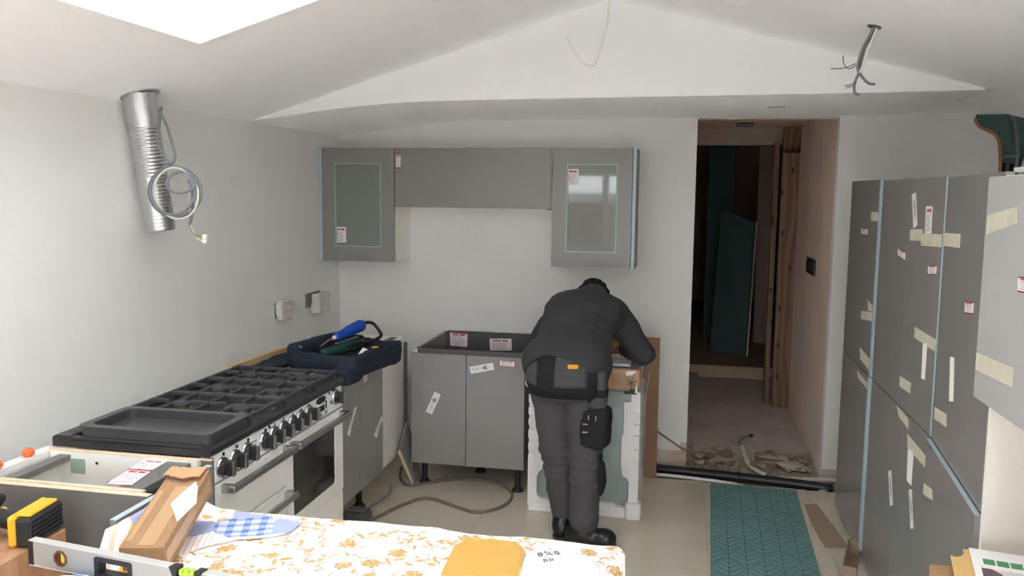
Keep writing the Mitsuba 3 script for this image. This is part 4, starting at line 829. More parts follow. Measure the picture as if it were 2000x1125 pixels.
# thigh pocket, knee pocket
put(K + '__thigh_pocket', snet(lambda P: d_box(P, (1.915, -1.385, 0.615), (0.074, 0.060, 0.104), 0.03, trimesh.transformations.rotation_matrix(math.radians(-14), [0, 0, 1])[:3, :3]) + 0.35 * np.clip(0.60 - P[:, 2], 0, 1) * np.clip((P[:, 0] - 1.93) * 6, 0, 1) + wr(P, 13, 0.014, 6), (1.78, -1.53, 0.48), (2.06, -1.24, 0.75), 0.007), 'm_trouser_black', True); labels[K + '__thigh_pocket'] = {'label': 'black thigh pocket with thread bar tacks'}
for x, z in ((1.858, 0.640), (1.858, 0.600), (1.885, 0.665), (1.920, 0.662)): put(K + '__thigh_pocket__bar_tack', box(x, -1.4585, z, x + (0.026 if z < 0.65 else 0.004), -1.452, z + (0.004 if z < 0.65 else 0.022)), 'm_thread')
put(K + '__knee_pocket', snet(lambda P: d_ell(P, (1.940, -1.35, 0.345), (0.030, 0.050, 0.095)) + wr(P, 24, 0.008, 7), (1.88, -1.45, 0.22), (2.0, -1.26, 0.48), 0.006), 'm_trouser_black', True)
put(K + '__knee_flap', snet(lambda P: d_ell(P, (1.930, -1.36, 0.455), (0.020, 0.040, 0.030)), (1.88, -1.43, 0.40), (1.98, -1.29, 0.51), 0.006), 'm_trouser_black', True)
for nm, a, x1, y1, sc in (('boot', ANR, 1.985, -1.395, 1.0), ('boot', ANL, 1.770, -1.10, 1.0)):
    toe = np.array([x1, y1, 0.05]); heel = np.array([a[0], a[1], 0.05]); dv = (toe - heel); dv[2] = 0; L = np.linalg.norm(dv); dv /= L
    heel2 = heel - dv * 0.055
    def boot(P, heel2=heel2, toe=toe, a=a, dv=dv):
        D = smin(d_cone(P, heel2 + [0, 0, -0.002], toe + [0, 0, -0.006], 0.044, 0.046), d_cone(P, a + [0, 0, -0.03] - dv * 0.01, a + [0, 0, 0.07], 0.056, 0.062), 0.045)
        D = smin(D, d_ell(P, toe - dv * 0.012 + [0, 0, 0.002], (0.052, 0.052, 0.046)), 0.02)
        return np.maximum(D, 0.014 - P[:, 2])
    kb = put(k + '__' + nm, snet(boot, (a[0] - 0.16, min(a[1], y1) - 0.14, 0.0), (max(a[0], x1) + 0.10, max(a[1], y1) + 0.10, 0.22), 0.007), 'm_boot', True)
    put(kb + '__sole', snet(lambda P: np.maximum(np.maximum(smin(d_cone(P * [1, 1, 0], heel2 * [1, 1, 0], toe * [1, 1, 0], 0.047, 0.052), d_cone(P * [1, 1, 0], a * [1, 1, 0], a * [1, 1, 0], 0.05), 0.03), P[:, 2] - 0.016), 0.0005 - P[:, 2]), (a[0] - 0.17, min(a[1], y1) - 0.15, -0.008), (max(a[0], x1) + 0.11, max(a[1], y1) + 0.11, 0.03), 0.0065), 'm_plastic_black')

# ------------------------------------------------------------------ wrapped appliance he leans on
k = tag('wrapped_appliance', 'appliance packed in white polystyrene, cardboard and clear film under the bent man', 'packed appliance')
AX0, AX1, AY0, AY1, AZ = 1.508, 2.112, -0.985, -0.42, 0.832
put(k + '__appliance', box(AX0 + 0.035, AY0 + 0.035, 0.06, AX1 - 0.035, AY1 - 0.02, 0.70, 0.006), 'm_wrap_glass'); labels[k + '__appliance'] = {'label': 'grey-green appliance seen through the film'}
ledge = snet(lambda P: d_box(P, ((AX0 + AX1) / 2, AY0 + 0.04, 0.125), (0.20, 0.045, 0.012), 0.01), (1.56, -1.05, 0.09), (2.06, -0.88, 0.16), 0.01)
def eps_col(s, seed):
    """corner post: stepped, scalloped silhouette"""
    X = lambda x: (AX1 - x) if s > 0 else (AX0 + x)
    prof = [(0, 0.02), (0.155, 0.02), (0.155, 0.06), (0.075, 0.06), (0.065, 0.085), (0.050, 0.10), (0.050, 0.205), (0.060, 0.225), (0.085, 0.240), (0.094, 0.30), (0.094, 0.46), (0.086, 0.47), (0.084, 0.56), (0.086, 0.645), (0.048, 0.648), (0.046, 0.700), (0, 0.702)]
    if s < 0: prof = [(0, 0.02), (0.16, 0.02), (0.16, 0.06), (0.07, 0.075), (0.05, 0.10), (0.05, 0.20), (0.062, 0.225), (0.085, 0.25), (0.09, 0.40), (0.086, 0.53), (0.092, 0.66), (0, 0.66)]
    pl = Polygon([(X(a), b) for a, b in prof]).buffer(-0.006).buffer(0.012).buffer(-0.006)
    m = xz(pl, AY0, 0.07)
    notch = []
    for z, d in ((0.60, 0.016), (0.535, 0.020), (0.475, 0.024), (0.40, 0.018), (0.335, 0.016)):
        x = X(0.004); notch.append(m3.Manifold.cube([0.05, 0.10, 0.026], True).translate([x, AY0 - 0.045 + d, z]))
    M = m3.Manifold(m3.Mesh(np.asarray(m.vertices, np.float32), np.asarray(m.faces, np.uint32)))
    for c in notch: M = M - c
    side = m3.Manifold.cube([0.06, 0.50, 0.64], False).translate([AX1 - 0.06 if s > 0 else AX0, AY0 + 0.069, 0.02])
    M = M + side
    q = M.to_mesh(); return trimesh.Trimesh(q.vert_properties[:, :3], q.tri_verts, process=False)
put(k + '__foam_post', eps_col(1, 1), 'm_eps', 25); put(k + '__foam_post', eps_col(-1, 2), 'm_eps', 25)
put(k + '__foam_base', cat(box(AX0, AY0 - 0.012, 0.001, AX1, AY1, 0.045, 0.010), box(AX0 + 0.10, AY0 + 0.0, 0.04, AX1 - 0.12, AY0 + 0.05, 0.075, 0.012)), 'm_eps', 30)
put(k + '__foam_block', snet(lambda P: d_box(P, (AX1 - 0.025, AY0 + 0.02, 0.045), (0.045, 0.045, 0.05), 0.02) + wr(P, 18, 0.006, 2), (1.99, -1.06, -0.005), (2.18, -0.86, 0.12), 0.008), 'm_eps', True)
top = snet(lambda P: d_box(P, ((AX0 + AX1) / 2, (AY0 + AY1) / 2, 0.765), ((AX1 - AX0) / 2 - 0.004, (AY1 - AY0) / 2 - 0.004, 0.062), 0.012) + wr(P, 7, 0.012, 5) + wr(P, 24, 0.004, 6), (AX0 - 0.03, AY0 - 0.03, 0.68), (AX1 + 0.03, AY1 + 0.03, 0.85), 0.012)
put(k + '__cardboard_lid', top, 'm_card_wrapped', True); labels[k + '__cardboard_lid'] = {'label': 'brown cardboard lid under film'}
ast = []
for i in range(3):
    g = math.radians(20 + 60 * i); ast.append(rotz(box(-0.030, -0.0015, 0, 0.030, 0.0015, 0.0008), math.degrees(g), (0, 0, 0)))
ast += [box(-0.038, -0.062, 0, 0.030, -0.050, 0.0008), extr(Point(0.005, -0.042).buffer(0.011), 0.0008)]
am = cat(*ast); am.apply_transform(frame_to((2.062, AY0 - 0.0075, 0.755), (0, -1, 0), (1, 0, 0))); put(k + '__cardboard_lid__printed_symbol', am, 'm_tool_green'); labels[k + '__cardboard_lid__printed_symbol'] = {'label': 'dark six-armed symbol printed on the lid'}
torn = Polygon([(2.030, 0.807), (2.040, 0.820), (2.085, 0.822), (2.088, 0.812), (2.074, 0.806), (2.066, 0.796), (2.048, 0.797), (2.036, 0.792)])
put(k + '__torn_paper', xz(torn, AY0 - 0.009, 0.001), 'm_paper'); put(k + '__torn_paper', xz(Polygon([(2.083, 0.70), (2.096, 0.702), (2.094, 0.735), (2.088, 0.752)]), AY0 - 0.009, 0.001), 'm_paper')
put(k + '__film_scrap', snet(lambda P: d_ell(P, (1.512, -1.045, 0.800), (0.016, 0.022, 0.090)) + wr(P, 30, 0.016, 8), (1.46, -1.10, 0.68), (1.56, -0.99, 0.92), 0.006), 'm_bag_plastic', True)
# loose film hanging down the right-hand edge in folds
fy, fz = np.meshgrid(np.linspace(0, 1, 26), np.linspace(0.03, 0.815, 40)); fx = AX1 + 0.010 + 0.012 * np.sin(fy * 17 + fz * 5) * (0.4 + 0.6 * fz) + 0.02 * (fz > 0.62) * (fz - 0.62) * 5
put(k + '__film', grid_mesh(fx, AY0 - 0.018 + 0.50 * fy, fz), 'm_clear_wrap', True); labels[k + '__film'] = {'label': 'clear packing film hanging in folds'}
put('notebook', cat(box(1.955, -0.955, 0.834, 2.055, -0.82, 0.838), box(1.958, -0.945, 0.8385, 2.050, -0.83, 0.8455, 0.001)), 'm_paper_blue'); tag('notebook', 'small open notebook lying under the man\'s right hand', 'notebook')
put('notebook__cover', box(1.952, -0.957, 0.8315, 2.058, -0.815, 0.8338), 'm_tool_green')
put('pencil', tube([(1.93, -0.70, 0.850), (1.975, -0.765, 0.955)], 0.004, 6, False), 'm_yellow'); tag('pencil', 'pencil in the man\'s right hand', 'pencil')
lb = box(2.108, -0.30, 0.002, 2.190, -0.295, 0.884); lb = cat(box(1.60, -0.262, 0.003, 2.190, -0.255, 0.882)); put('cardboard_sheet', lb, 'm_card_dark'); tag('cardboard_sheet', 'tall brown cardboard sheet standing between the wall and the wrapped appliance', 'cardboard')

# ------------------------------------------------------------------ table in the foreground and what lies on it
TXA, TXB, TYA, TYB, TZ = 0.870, 2.150, -4.05, -3.185, 0.757
k = tag('table', 'work table under printed cloths in the foreground', 'table')
put(k + '__tabletop', box(TXA + 0.01, TYA, TZ - 0.03, TXB, TYB - 0.01, TZ, 0.008), 'm_wood_box')
for x in (TXA + 0.09, TXB - 0.09):
    for y in (TYA + 0.09, TYB - 0.09): put(k + '__leg', box(x - 0.03, y - 0.03, 0.0, x + 0.03, y + 0.03, TZ - 0.031, 0.004), 'm_wood_box')
def cloth_z(x, y):
    q = np.stack([x, y, x * 0], -1)
    z = TZ + 0.016 + 0.014 * np.abs(meshkit.fbm(q * [5.0, 7.5, 1], 3, 11) - 0.5) * 2 + 0.004 * (meshkit.fbm(q * 22, 2, 12) - 0.5)
    z = z + 0.084 * np.exp(-((x - 0.850) / 0.050) ** 2) * np.clip((-3.17 - y) / 0.06, 0, 1) * np.clip((y + 3.64) / 0.05, 0, 1) + 0.020 * np.exp(-((x - 1.98) / 0.16) ** 2 - ((y + 3.27) / 0.05) ** 2)
    return z
def drape(U, V, lift=0.0):
    """cloth coordinates -> place: lies on the top, hangs down past the edges"""
    yb = TYB + 0.020 * np.sin(U * 5.5 + 0.6) * 0.5
    cx, cy = np.clip(U, TXA - 0.02, TXB), np.minimum(V, yb)
    du, dv = np.maximum(U - TXB, 0) + np.maximum(TXA - 0.02 - U, 0), np.maximum(V - yb, 0)
    d = np.hypot(du, dv); r = 0.030; a = np.minimum(d / r, math.pi / 2)
    out = r * np.sin(a) + 0.018 * np.sin(np.where(dv > du, U, V) * 26 + 2 * np.sin(U * 7)) * np.clip((d - r) / 0.25, 0, 1) + 0.05 * np.clip(d - 0.05, 0, 1)
    drop = r * (1 - np.cos(a)) + np.maximum(d - r * math.pi / 2, 0)
    n = np.maximum(d, 1e-9)
    X = cx + np.sign(U - 1.5) * out * du / n; Y = cy + out * dv / n
    return X, Y, cloth_z(cx, cy) - drop + lift
def cloth_mesh(u0, u1, v0, v1, s, lift=0.0, region=None):
    U, V = np.meshgrid(np.arange(u0, u1 + s, s), np.arange(v0, v1 + s, s)); X, Y, Z = drape(U, V, lift); m = grid_mesh(X, Y, Z); uv = np.stack([U, V], -1).reshape(-1, 2)
    if region is not None:
        import shapely
        c = uv[m.faces].mean(1); keep = shapely.contains_xy(region, c[:, 0], c[:, 1]); F = m.faces[keep]
        used = np.unique(F); mp = -np.ones(len(uv), int); mp[used] = np.arange(len(used)); m = trimesh.Trimesh(m.vertices[used], mp[F], process=False); uv = uv[used]
    return m, uv
m, uv = cloth_mesh(TXA - 0.019, TXB + 0.42, TYA - 0.02, TYB + 0.40, 0.011)
tag(put('floral_tablecloth', m, 'm_floral', True, uv=uv), 'white tablecloth with an orange flower print, covering the work table', 'tablecloth')
reg = Polygon([(0.848, -3.90), (0.848, -3.16), (0.985, -3.185), (1.06, -3.205), (1.14, -3.205), (1.232, -3.228), (1.235, -3.27), (1.228, -3.335), (1.19, -3.36), (1.12, -3.392), (1.055, -3.455), (1.0, -3.56), (1.02, -3.75), (0.98, -3.9)])
m, uv = cloth_mesh(TXA - 0.019, 1.30, -3.92, TYB + 0.05, 0.0075, 0.0065, reg)
tag(put('patchwork_cloth', m, 'm_patchwork', True, uv=uv), 'lavender patchwork cloth with plaid and yellow stripes on the left end of the table', 'cloth')

# long cardboard carton leaning up towards the cooker
ca, cb = np.array([0.990, -3.635, 0.818]), np.array([0.918, -3.285, 0.908]); dz = (cb - ca) / np.linalg.norm(cb - ca); Lc = 0.375
Mc = frame_to(ca, dz, (0.98, 0.12, 0.0))
def cx(m):
    m = m.copy(); m.vertices[:, 1] *= -1; m.invert(); m.apply_transform(Mc); return m
k = tag('cardboard_carton', 'long cardboard carton with a torn end flap, propped on the left end of the table', 'cardboard box')
W2, D2 = 0.056, 0.036
tub = lambda z0, z1, w, d, t: cat(box(-w, -d, z0, w, -d + t, z1), box(-w, d - t, z0, w, d, z1), box(-w, -d + t, z0, -w + t, d - t, z1), box(w - t, -d + t, z0, w, d - t, z1))
put(k + '__sleeve', cx(cat(tub(0, Lc - 0.02, W2, D2, 0.003), box(-W2 + 0.003, -D2 + 0.003, 0.0, W2 - 0.003, D2 - 0.003, 0.003))), 'm_card')
fx2, fy2 = np.meshgrid(np.linspace(-W2 - 0.004, W2 - 0.008, 26), np.linspace(0, 1, 16)); q = np.stack([fx2 * 30, fy2 * 3, fy2 * 0], -1)
rag = 0.012 * (meshkit.fbm(np.stack([fx2 * 60, fx2 * 0, fx2 * 0], -1), 3, 3) - 0.5) + 0.010 * np.abs(fx2) / W2
yl = np.interp(fy2, [0, 0.25, 0.45, 1], [-D2 + 0.028, -D2 - 0.004, -D2 - 0.012, -D2 - 0.020]) if False else None
fl_z = np.interp(fy2, [0, 0.35, 0.5, 1], [Lc - 0.026, Lc - 0.008, Lc - 0.012, Lc - 0.080]) + rag * fy2 + 0.003 * meshkit.noise(q, 2)
fl_y = np.interp(fy2, [0, 0.35, 0.5, 1], [-D2 + 0.045, D2 - 0.010, D2 + 0.004, D2 + 0.012]) + 0.006 * (meshkit.fbm(q * 2, 2, 4) - 0.5)
fm = grid_mesh(fx2, fl_y, fl_z); fb = fm.copy(); fb.vertices = fb.vertices + np.array([0, 0.0022, 0.0012]); fm.invert()
put(k + '__flap', cx(cat(fm, fb)), 'm_card_pale', True); labels[k + '__flap'] = {'label': 'torn flap folded over the open end'}
for a, b in ((-0.030, -0.026), (0.012, 0.036)): pass
put(k + '__packing_tape', cx(box(-0.012, D2 + 0.0002, 0.01, 0.030, D2 + 0.0009, Lc - 0.10)), 'm_packing_tape'); put(k + '__packing_tape', cx(box(W2 + 0.0002, -0.020, 0.01, W2 + 0.0009, 0.016, Lc - 0.03)), 'm_packing_tape')
put(k + '__packing_tape', cx(box(-0.050, D2 + 0.0002, 0.03, -0.036, D2 + 0.0009, Lc - 0.12)), 'm_packing_tape')
lab = Polygon([(0.018, -0.085), (0.040, 0.0), (0.018, 0.075), (0.002, 0.105), (-0.014, 0.060), (-0.030, -0.002)])
lm = extr(lab, 0.0012); lm.apply_transform(np.array([[1, 0, 0, W2 - 0.020], [0, 0, 1, D2 + 0.0018], [0, 1, 0, 0.190], [0, 0, 0, 1.0]])); lm.invert() if lm.volume < 0 else None
put(k + '__paper_label', cx(lm), 'm_paper'); labels[k + '__paper_label'] = {'label': 'white paper label peeling at the corner'}

# spirit level
k = tag('spirit_level', 'aluminium spirit level standing on edge across the front left of the table', 'spirit level')
LA, LB = np.array([0.703, -3.676, 0.0]), np.array([1.574, -3.800, 0.0]); ld = (LB - LA) / np.linalg.norm(LB - LA); LZ, LH, LT = 0.7975, 0.068, 0.024
ML = np.eye(4); ML[:3, 0] = ld; ML[:3, 1] = [-ld[1], ld[0], 0]; ML[:3, 3] = LA + [0, 0, LZ]; LL = 0.88
def lx(m): m = m.copy(); m.apply_transform(ML); return m
octo = lambda cxx, cz, r: Polygon([(cxx + r * math.cos(math.radians(22.5 + 45 * i)), cz + r * math.sin(math.radians(22.5 + 45 * i))) for i in range(8)])
rr = lambda a, b, c, d, r: Polygon([(a, b), (c, b), (c, d), (a, d)]).buffer(-r).buffer(r)
HOLES = [octo(0.105, 0.034, 0.022), rr(0.215, 0.006, 0.330, 0.058, 0.006), rr(0.60, 0.006, 0.72, 0.058, 0.006)]
top_notch = Polygon([(0.440, 0.075), (0.540, 0.075), (0.525, 0.040), (0.455, 0.040)])
webp = Polygon([(0.0, 0.003), (LL, 0.003), (LL, LH - 0.003), (0, LH - 0.003)])
for h_ in HOLES + [top_notch]: webp = webp.difference(h_)
def lev(poly, y0, d):
    m = trimesh.creation.extrude_polygon(poly, d, engine='earcut'); m.apply_transform(np.array([[1, 0, 0, 0], [0, 0, -1, y0 + d], [0, 1, 0, 0], [0, 0, 0, 1.0]])); return m
web = [lev(g, -LT / 2 + 0.002, LT - 0.004) for g in (webp.geoms if hasattr(webp, 'geoms') else [webp])]
put(k + '__body', lx(cat(*web)), 'm_alu')
put(k + '__flange', lx(box(0, -LT / 2, LH - 0.003, 0.441, LT / 2, LH, 0.0008)), 'm_alu_top'); put(k + '__flange', lx(box(0.539, -LT / 2, LH - 0.003, LL, LT / 2, LH, 0.0008)), 'm_alu_top'); put(k + '__flange', lx(box(0, -LT / 2, 0, LL, LT / 2, 0.003, 0.0008)), 'm_alu_top')
put(k + '__end_cap', lx(box(-0.004, -LT / 2 + 0.001, 0.001, 0.016, LT / 2 - 0.001, LH - 0.001, 0.002)), 'm_plastic_black')
o1, o2 = octo(0.105, 0.034, 0.0218), octo(0.105, 0.034, 0.017)
v = put(k + '__plumb_vial', lx(lev(o1.difference(o2), -LT / 2 - 0.001, LT + 0.002)), 'm_vial_rim'); put(v + '__tube', lx(box(0.102, -0.009, 0.020, 0.113, 0.009, 0.048, 0.003)), 'm_vial_yellow'); put(v + '__backing', lx(lev(o2, -0.003, 0.004)), 'm_vial_rim')
for h_ in HOLES[1:]: put(k + '__hand_grip', lx(lev(h_.buffer(-0.0004).difference(h_.buffer(-0.011)), -LT / 2 - 0.0015, LT + 0.003)), 'm_plastic_black')
tn = top_notch.buffer(-0.0004).intersection(Polygon([(0, 0), (1, 0), (1, LH), (0, LH)]))
v = put(k + '__level_vial', lx(lev(tn.difference(rr(0.464, 0.046, 0.516, 0.08, 0.002)), -LT / 2 - 0.001, LT + 0.002)), 'm_plastic_black')
put(v + '__tube', lx(box(0.466, -0.010, 0.047, 0.514, 0.010, 0.064, 0.004)), 'm_vial'); labels[v + '__tube'] = {'label': 'green bubble vial'}
put(v + '__ring', lx(cat(box(0.4812, -0.0102, 0.0468, 0.4820, 0.0102, 0.0642), box(0.4980, -0.0102, 0.0468, 0.4988, 0.0102, 0.0642))), 'm_black')

def fold_fn(P):
    D = d_ell(P, (0.865, -3.800, 0.788), (0.120, 0.080, 0.034)) + wr(P, 11, 0.030, 51) + wr(P, 30, 0.008, 52)
    return np.maximum(D, np.where(P[:, 0] > 0.835, cloth_z(np.maximum(P[:, 0], 0.86), P[:, 1]) + 0.0015, 0.765) - P[:, 2])
fm = snet(fold_fn, (0.70, -3.93, 0.74), (1.03, -3.715, 0.86), 0.0065)
tag(put('folded_cloth', fm, 'm_patchwork', True, uv=np.stack([fm.vertices[:, 0] * 0.3 + 0.75, fm.vertices[:, 1] * 0.3 - 2.22], -1)), 'bunched lavender cloth in front of the left end of the spirit level', 'cloth')

# mustard pads and the crumpled plastic bag
def pad(key, cxx, cyy, z, w, d, rot_, mat, th=0.010):
    pl = Polygon([(-w / 2, -d / 2), (w / 2, -d / 2), (w / 2, d / 2), (-w / 2, d / 2)]).buffer(-0.072).buffer(0.072)
    core, edge_ = extr(pl.buffer(-0.008), th), extr(pl.difference(pl.buffer(-0.009)), th * 0.62, trimesh.transformations.translation_matrix((0, 0, th * 0.19)))
    M = trimesh.transformations.rotation_matrix(math.radians(rot_), [0, 0, 1]); M[:3, 3] = (cxx, cyy, z)
    core.apply_transform(M); edge_.apply_transform(M); put(key, core, mat); put(key + '__bound_edge', edge_, mat); return key
pad('quilted_pad', 1.838, -3.452, 0.808, 0.190, 0.29, 4, 'm_mustard'); tag('quilted_pad', 'top mustard yellow quilted pad with rounded corners, lying on the tablecloth', 'pot holder')
pad('cream_pad', 1.862, -3.455, 0.7985, 0.190, 0.29, 1, 'm_cream', 0.009); tag('cream_pad', 'cream pad sandwiched between the two mustard pads', 'pot holder')
pad('quilted_pad_001', 1.884, -3.458, 0.790, 0.190, 0.29, -2, 'm_mustard', 0.009); tag('quilted_pad_001', 'lower mustard pad showing only its right edge under the cream pad', 'pot holder')
def bag_fn(P):
    D = d_ell(P, (2.035, -3.425, 0.800), (0.098, 0.095, 0.030)); D = smin(D, d_ell(P, (1.975, -3.38, 0.800), (0.035, 0.075, 0.022)), 0.02)
    D = D + 0.040 * (np.abs(meshkit.fbm(P * 14, 3, 21) - 0.5)) - 0.008 + 0.012 * (np.abs(meshkit.noise(P * 45, 22) - 0.5))
    return np.maximum(D, cloth_z(P[:, 0], P[:, 1]) + 0.002 - P[:, 2])
bm = snet(bag_fn, (1.90, -3.56, 0.755), (2.17, -3.28, 0.86), 0.0055)
tag(put('plastic_bag', bm, 'm_bag_plastic', True), 'crumpled white plastic bag with dark lettering at the right end of the table', 'plastic bag')
def draped_text(txt, h, org, ang):
    m = meshkit.text_mesh(txt, h, 0.0006); m.apply_transform(trimesh.transformations.rotation_matrix(math.radians(ang), [0, 0, 1])); m.apply_translation((org[0], org[1], 0))
    from scipy.spatial import cKDTree
    upv = bm.vertices[bm.vertices[:, 2] > 0.79]; t = cKDTree(upv[:, :2]); d_, i_ = t.query(m.vertices[:, :2], k=4); m.vertices[:, 2] += upv[i_, 2].max(1) + 0.001; return m
put('plastic_bag__lettering', cat(draped_text('8%S', 0.020, (1.972, -3.425), 24), draped_text('RS', 0.016, (1.992, -3.452), 24)), 'm_print')

# wooden box at the left edge and the cordless drill on it
k = tag('wooden_box', 'plain wooden box at the left edge of the photo carrying a cordless drill', 'box')
put(k + '__case', box(0.10, -4.05, 0.0, 0.622, -3.455, 0.796, 0.003), 'm_wood_box')
def drill(key, ox, oy, rot_, label, first):
    tag(key, label, 'drill'); M = trimesh.transformations.rotation_matrix(math.radians(rot_), [0, 0, 1]); M[:3, 3] = (ox, oy, 0.797)
    t_ = lambda m: (m.apply_transform(M), m)[1]
    put(key + '__battery', t_(cat(box(-0.050, -0.078, 0.002, -0.004, 0.078, 0.082, 0.008), *[box(-0.005, -0.066, 0.012 + 0.012 * i, 0.0, 0.066, 0.018 + 0.012 * i, 0.002) for i in range(5)])), 'm_plastic_black')
    put(key + '__shell', t_(cat(box(-0.070, -0.080, 0.0, -0.048, 0.080, 0.088, 0.008), box(-0.056, -0.060, 0.080, -0.012, 0.066, 0.090, 0.004))), 'm_yellow')
    put(key + '__grip', t_(tube([(-0.062, 0.0, 0.045), (-0.11, 0.0, 0.048), (-0.17, 0.012, 0.055), (-0.20, 0.02, 0.06)], [0.030, 0.026, 0.024, 0.028], 14)), 'm_plastic_black', True)
    put(key + '__trigger', t_(box(-0.165, 0.018, 0.045, -0.145, 0.048, 0.068, 0.006)), 'm_yellow')
    put(key + '__motor_body', t_(lathe([[0, -0.11], [0.020, -0.11], [0.033, -0.10], [0.036, -0.05], [0.034, 0.03], [0.036, 0.07], [0, 0.07]], (-0.225, 0.0, 0.062), (0.05, 1, 0.0), 22)), 'm_yellow', 35)
    put(key + '__motor_body__band', t_(lathe([[0.0355, -0.035], [0.0375, -0.035], [0.0365, 0.01], [0.0345, 0.01]], (-0.225, 0.0, 0.062), (0.05, 1, 0.0), 22)), 'm_plastic_black', 35)
    put(key + '__chuck', t_(lathe([[0, 0.071], [0.024, 0.071], [0.022, 0.10], [0.013, 0.125], [0, 0.126]], (-0.225, 0.0, 0.062), (0.05, 1, 0.0), 18)), 'm_plastic_black', 35)
drill('cordless_drill', 0.627, -3.525, 8, 'yellow and black cordless drill lying on the wooden box, its battery facing out', True)
put('spare_battery', cat(box(0.44, -3.775, 0.798, 0.545, -3.675, 0.872, 0.010), box(0.45, -3.765, 0.872, 0.535, -3.685, 0.880, 0.003)), 'm_plastic_black'); tag('spare_battery', 'black battery pack on the wooden box, cut by the left edge of the photo', 'battery')
put('spare_battery__rib', cat(*[box(0.5455, -3.768 + 0.012 * i, 0.805, 0.549, -3.762 + 0.012 * i, 0.865) for i in range(8)]), 'm_plastic_black')
tag('spare_battery__rib', None, None, None, 'stuff')

# leaflet, envelope and box bottom right
k = tag('leaflet_box', 'low cardboard box standing before the oven housing under the leaflet', 'cardboard box')
put(k + '__case', box(2.945, -3.68, 0.0, 3.095, -3.26, 0.838, 0.003), 'm_card')
Mf = frame_to((3.056, -3.205, 0.866), (0.0, -0.06, 1), (0.982, -0.190, 0))
def fxm(m): m = m.copy(); m.apply_transform(Mf); return m
k = tag('leaflet', 'white leaflet with a row of green squares, at the bottom right', 'leaflet')
put(k + '__sheet', fxm(box(-0.005, -0.30, 0, 0.34, 0.0, 0.0012)), 'm_paper'); put(k + '__inner_sheet', fxm(box(0.012, -0.30, 0.0016, 0.34, -0.030, 0.0024)), 'm_upvc')
for i in range(7): put(k + '__green_square', fxm(box(0.020 + 0.030 * i, -0.086, 0.0025, 0.046 + 0.030 * i, -0.055, 0.0028)), 'm_green')
put(k + '__printed_photo', fxm(box(0.012, -0.30, 0.0025, 0.34, -0.108, 0.0028)), 'm_photo_dark'); put(k + '__printed_photo__pale_shape', fxm(extr(Polygon([(0.036, -0.109), (0.115, -0.109), (0.11, -0.30), (0.06, -0.30), (0.055, -0.13)]), 0.0003, trimesh.transformations.translation_matrix((0, 0, 0.0029)))), 'm_wrapping')
ev = Polygon([(-0.050, -0.050), (-0.040, -0.058), (-0.024, -0.045), (-0.016, -0.020), (-0.018, -0.004), (0.0, 0.004), (0.02, -0.02), (0.02, -0.30), (-0.050, -0.30)])
put('envelope', fxm(extr(ev, 0.004, trimesh.transformations.translation_matrix((0, 0, -0.008)))), 'm_envelope'); tag('envelope', 'opened buff envelope sticking out from under the leaflet', 'envelope')

# ------------------------------------------------------------------ on the floor
rn = []
nx_, ny_ = 30, 80
U, V = np.meshgrid(np.linspace(0, 0.498, nx_), np.linspace(0, 2.6, ny_)); a = math.radians(1.6)
X, Y = 2.520 + U * math.cos(a) - V * math.sin(a) * 1.0, -0.300 - V * math.cos(a) - U * math.sin(a) * 0.9
m = grid_mesh(X, Y, 0.0062 + 0 * X); m.invert() if m.face_normals[0][2] < 0 else None
under = m.copy(); under.vertices[:, 2] = 0.0005; under.invert()
bnd = np.concatenate([np.arange(nx_), np.arange(1, ny_) * nx_ + nx_ - 1, (ny_ - 1) * nx_ + np.arange(nx_ - 2, -1, -1), np.arange(ny_ - 2, 0, -1) * nx_]); N = nx_ * ny_
F = []
for i in range(len(bnd)):
    p_, q_ = bnd[i], bnd[(i + 1) % len(bnd)]; F += [[p_, q_, q_ + N], [p_, q_ + N, p_ + N]]
rm = trimesh.Trimesh(np.vstack([m.vertices, under.vertices]), np.vstack([m.faces, under.faces + N, F]), process=False)
tag(put('runner_mat', rm, 'm_runner', False, uv=np.vstack([np.stack([U, V], -1).reshape(-1, 2)] * 2)), 'long teal runner mat with a leaf pattern, leading to the doorway', 'mat')
tag(put('soil_pipe', tube([(2.12, -0.105, 0.010), (2.5, -0.135, 0.008), (2.95, -0.185, 0.006), (3.24, -0.235, 0.004)], 0.029, 16, True, 6), 'm_black_pipe', True), 'long black pipe lying in the channel at the foot of the back wall', 'pipe')
for x, y in ((2.205, -0.109), (2.70, -0.155)): put('soil_pipe__clip', tube([(x - 0.004, y + 0.032, -0.06), (x - 0.004, y + 0.031, 0.012), (x - 0.004, y, 0.0415), (x - 0.004, y - 0.031, 0.012), (x - 0.004, y - 0.032, -0.06)], 0.004, 6), 'm_black_pipe', True)
tag(put('water_pipe', tube([(2.12, -0.205, 0.004), (2.35, -0.222, 0.004), (2.60, -0.245, -0.002), (2.72, -0.236, -0.02)], 0.011, 10), 'm_white_plastic', True), 'thin white plastic pipe along the near side of the black pipe', 'pipe')
put('water_pipe__collar', cyl((2.425, -0.231, 0.002), (2.445, -0.233, 0.002), 0.014, 12), 'm_white_plastic', 40)
tag(put('trench_trim', hullm([(2.93, -0.160, 0.026), (2.93, -0.150, 0.026), (3.30, -0.075, 0.026), (3.30, -0.095, 0.026), (2.93, -0.160, 0.010), (2.93, -0.150, 0.010), (3.30, -0.075, 0.010), (3.30, -0.095, 0.010)]), 'm_white_plastic'), 'white plastic strip behind the right end of the black pipe', 'strip')
tag(put('timber_offcut', hullm([(3.08, -0.312, -0.02), (3.11, -0.327, -0.02), (3.28, -0.20, 0.02), (3.25, -0.19, 0.02), (3.08, -0.312, -0.04), (3.11, -0.327, -0.04), (3.28, -0.20, -0.01), (3.25, -0.19, -0.01)]), 'm_concrete'), 'grey offcut wedged in the channel beside the tall cabinet', 'offcut')
